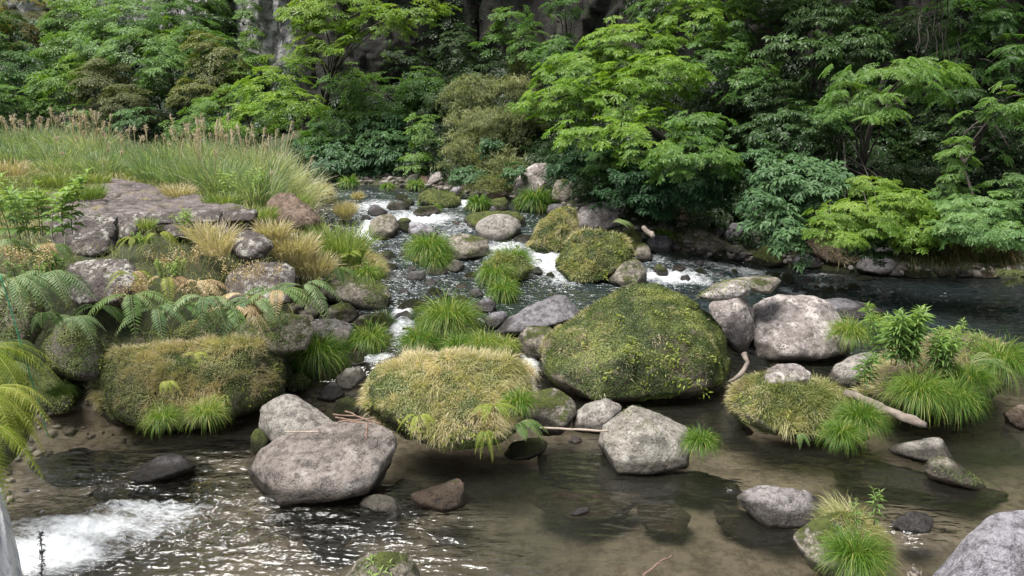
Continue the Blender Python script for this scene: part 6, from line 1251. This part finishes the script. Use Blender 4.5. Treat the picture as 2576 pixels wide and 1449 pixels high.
# ------------------------------------------------------------------ wood, sticks and line
M_DRIFT = plainmat('driftwood', (.10, .082, .068), (.26, .22, .185), 6, .9, .9, (1, 1, 1))
M_TWIG = plainmat('twig_bark', (.10, .06, .045), (.24, .16, .12), 14)
M_CANE = plainmat('bleached_cane', (.24, .19, .15), (.38, .32, .26), 14)
def wood(name, pts, rad, label, cat, mat, k=8, wob=.3, seed=0, extra=None):
    g = Geo(); P = np.array([at(*p) for p in pts]); q = np.linspace(0, 1, max(10, len(P) * 6)); s = np.linspace(0, 1, len(P)); C = np.stack([np.interp(q, s, P[:, i]) for i in range(3)], 1)
    C = C + np.stack([vn(np.c_[q * 7, q * 0, q * 0 + i], seed) for i in range(3)], 1) * rad[0] * .5
    g.add(*tube(C, np.interp(q, np.linspace(0, 1, len(rad)), rad), k, wob, seed))
    for e in (extra or []):
        E = np.array([at(*p) for p in e[0]]); g.add(*tube(E, np.linspace(e[1], e[1] * .4, len(E)), 5, .2, 1))
    o = g.build(name, mat, None, C.mean(0), smooth=True); return tag(o, label, cat)
wood('driftwood_log', [(2128, 988, 9.3), (2230, 1035, 8.95), (2335, 1072, 8.6)], [.045, .06, .05, .055, .03], 'weathered driftwood log slanting from the herb island into the pool', 'log', M_DRIFT, 12, .5)
wood('driftwood_root', [(1835, 960, 9.4), (1862, 945, 9.4), (1882, 915, 9.5), (1872, 890, 9.6)], [.015, .032, .024, .036], 'curved grey driftwood root below the pinkish upright boulder', 'driftwood', M_DRIFT, 8, .5, 3)
wood('bamboo_pole', [(1360, 1076, 8.0), (1532, 1085, 7.75)], [.012, .012], 'thin straight bleached pole bridging from the moss boulders to the faceted one', 'pole', M_CANE, 6, .05)
wood('stick', [(715, 1086, 8.1), (760, 1086, 8.05), (802, 1086, 8.0)], [.008, .010], 'thin pale stick resting between the domed boulder and the flat slab', 'stick', M_CANE, 5, .1, 2)
wood('stick', [(922, 1065, 7.75), (924, 1085, 7.7), (920, 1108, 7.6)], [.012, .008], 'short reddish twig lying on the flat slab boulder', 'stick', M_TWIG, 5, .3, 4, [([(924, 1080, 7.7), (930, 1060, 7.75)], .006)])
wood('stick', [(1618, 1449, 5.05), (1650, 1420, 5.15), (1692, 1398, 5.3)], [.010, .006], 'forked dark twig under the bottom centre water', 'stick', M_TWIG, 5, .3, 5, [([(1650, 1420, 5.15), (1690, 1412, 5.2)], .005)])
for i, pts in enumerate([[(845, 1050, 8.0), (910, 1062, 7.9)], [(850, 1062, 7.95), (945, 1050, 7.9)], [(838, 1042, 8.05), (900, 1048, 8.0), (960, 1066, 7.8)], [(870, 1035, 8.1), (930, 1060, 7.85)], [(855, 1056, 8.), (935, 1068, 7.8)]]):
    wood('stick', pts, [.010, .007], 'thin brown stick in the small heap behind the flat slab', 'stick', M_TWIG, 5, .3, i, None)['group'] = 'heap of sticks behind the slab'
wood('log', [(1622, 575, 15.2), (1642, 596, 14.9)], [.05, .05], 'short cut log end lying by the right bank shade', 'log', M_DRIFT, 8, .2, 9)
wood('broken_stump', [(2298, 1465, 5.0), (2302, 1440, 5.0), (2300, 1418, 5.0)], [.035, .02, .004], 'splintered pale wood stub at the bottom edge near the big grey boulder', 'wood stub', M_DRIFT, 6, .5, 6, [([(2290, 1465, 5.), (2284, 1440, 5.)], .012), ([(2312, 1465, 5.), (2318, 1436, 5.)], .012)])
gm, nt = newmat('green_line'); n = N(nt); p = n('ShaderNodeBsdfPrincipled'); p.inputs['Base Color'].default_value = (.01, .25, .13, 1); p.inputs['Roughness'].default_value = .4
o = n('ShaderNodeOutputMaterial'); n.link(p.outputs[0], o.inputs[0])
wood('green_line', [(0, 690, 6.6), (40, 820, 6.7), (80, 960, 6.8), (122, 1098, 6.9)], [.0045, .0045], 'thin green line stretched down from the left edge to the pool', 'cord', gm, 5, 0, 7)
# dark dead weed sticking up before the foam
g = Geo(); rng = np.random.RandomState(9); C = bez(at(104, 1470, 4.75), at(108, 1400, 4.75), at(101, 1338, 4.75), 14); g.add(*tube(C, [.003] * 14, 5), tone=.2)
k = rng.randint(0, 14, 90); g.add(*leaflets(C[k] + rng.normal(size=(90, 3)) * .004, rng.normal(size=(90, 3)) + [0, 0, -.6], rng.normal(size=(90, 3)), .026, .010, rng, .2 * rng.rand(90), .4))
tag(g.build('dead_weed', leafmat('dark_dead_weed', (.03, .025, .03), (.06, .05, .05), (.10, .08, .07), .1), None, C[0]), 'dark dried weed stalk standing in front of the white foam', 'dead weed')
# waterfall at the lower left
m, nt = newmat('falling_water'); n = N(nt); P = n('ShaderNodeTexCoord').outputs['Object']; mp = n('ShaderNodeMapping'); mp.inputs['Scale'].default_value = (9, 9, 1.2); n.link(P, mp.inputs[0])
f = n.noise(mp.outputs[0], 2.5, 6, .7); c = n.ramp(f, [(.3, (.4, .45, .5)), (.5, (.88, .9, .93))])
p = n('ShaderNodeBsdfPrincipled'); n.link(c, p.inputs['Base Color']); p.inputs['Roughness'].default_value = .25; n.link(n.bump(f, .9, .05), p.inputs['Normal'])
o = n('ShaderNodeOutputMaterial'); n.link(p.outputs[0], o.inputs[0])
a0 = at(-110, 1300, 5.8); a1 = at(-6, 1410, 5.5); nu, nv = 30, 60; u, v = np.meshgrid(np.linspace(-1, 1, nu), np.linspace(0, 1, nv)); u = u.ravel(); v = v.ravel()
X0 = a0[0] + (a1[0] - a0[0] + .02) * np.sqrt(v) ; Z0 = a0[2] + .15 - (a0[2] + .25) * v ** 1.6; Yc = a0[1] + (a1[1] - a0[1]) * v - .3 * v
V = np.stack([X0 + .05 * (1 - u * u) + .03 * vn(np.c_[u * 6, v * 3, v * 0], 3), Yc + u * .33 * (1 + .4 * v), Z0 + .04 * vn(np.c_[u * 9, v * 2, v * 0], 5) + .08 * (1 - u * u)], 1)
i = np.arange(nv - 1)[:, None] * nu + np.arange(nu - 1)[None]; Q = np.stack([i, i + 1, i + 1 + nu, i + nu], -1).reshape(-1, 4)
Vb = V - [.1, 0, .06]; tag(mesh('waterfall', np.r_[V, Vb], [Q, Q[:, ::-1] + len(V)], m, origin=V[-1]), 'white water spout falling into the pool at the lower left edge', 'waterfall')
# hanging vines at the upper right
rng = np.random.RandomState(4)
for i in range(9):
    x = 2325 + rng.uniform(-15, 90); t = 16.5; e = at(x + rng.uniform(-20, 10), rng.uniform(90, 170), t); a = at(x, -60, t + .3)
    g = Geo(); C = bez(a, (a + e) / 2 + rng.normal(size=3) * .15, e, 14) + rng.normal(size=(14, 3)) * .02; g.add(*tube(C, [.011] * 14, 4)); o = g.build('vine', M_BARK, None, a, smooth=True)
    tag(o, 'thin bare vine hanging in the dark at upper right', 'vine', 'bare hanging vines at the upper right')
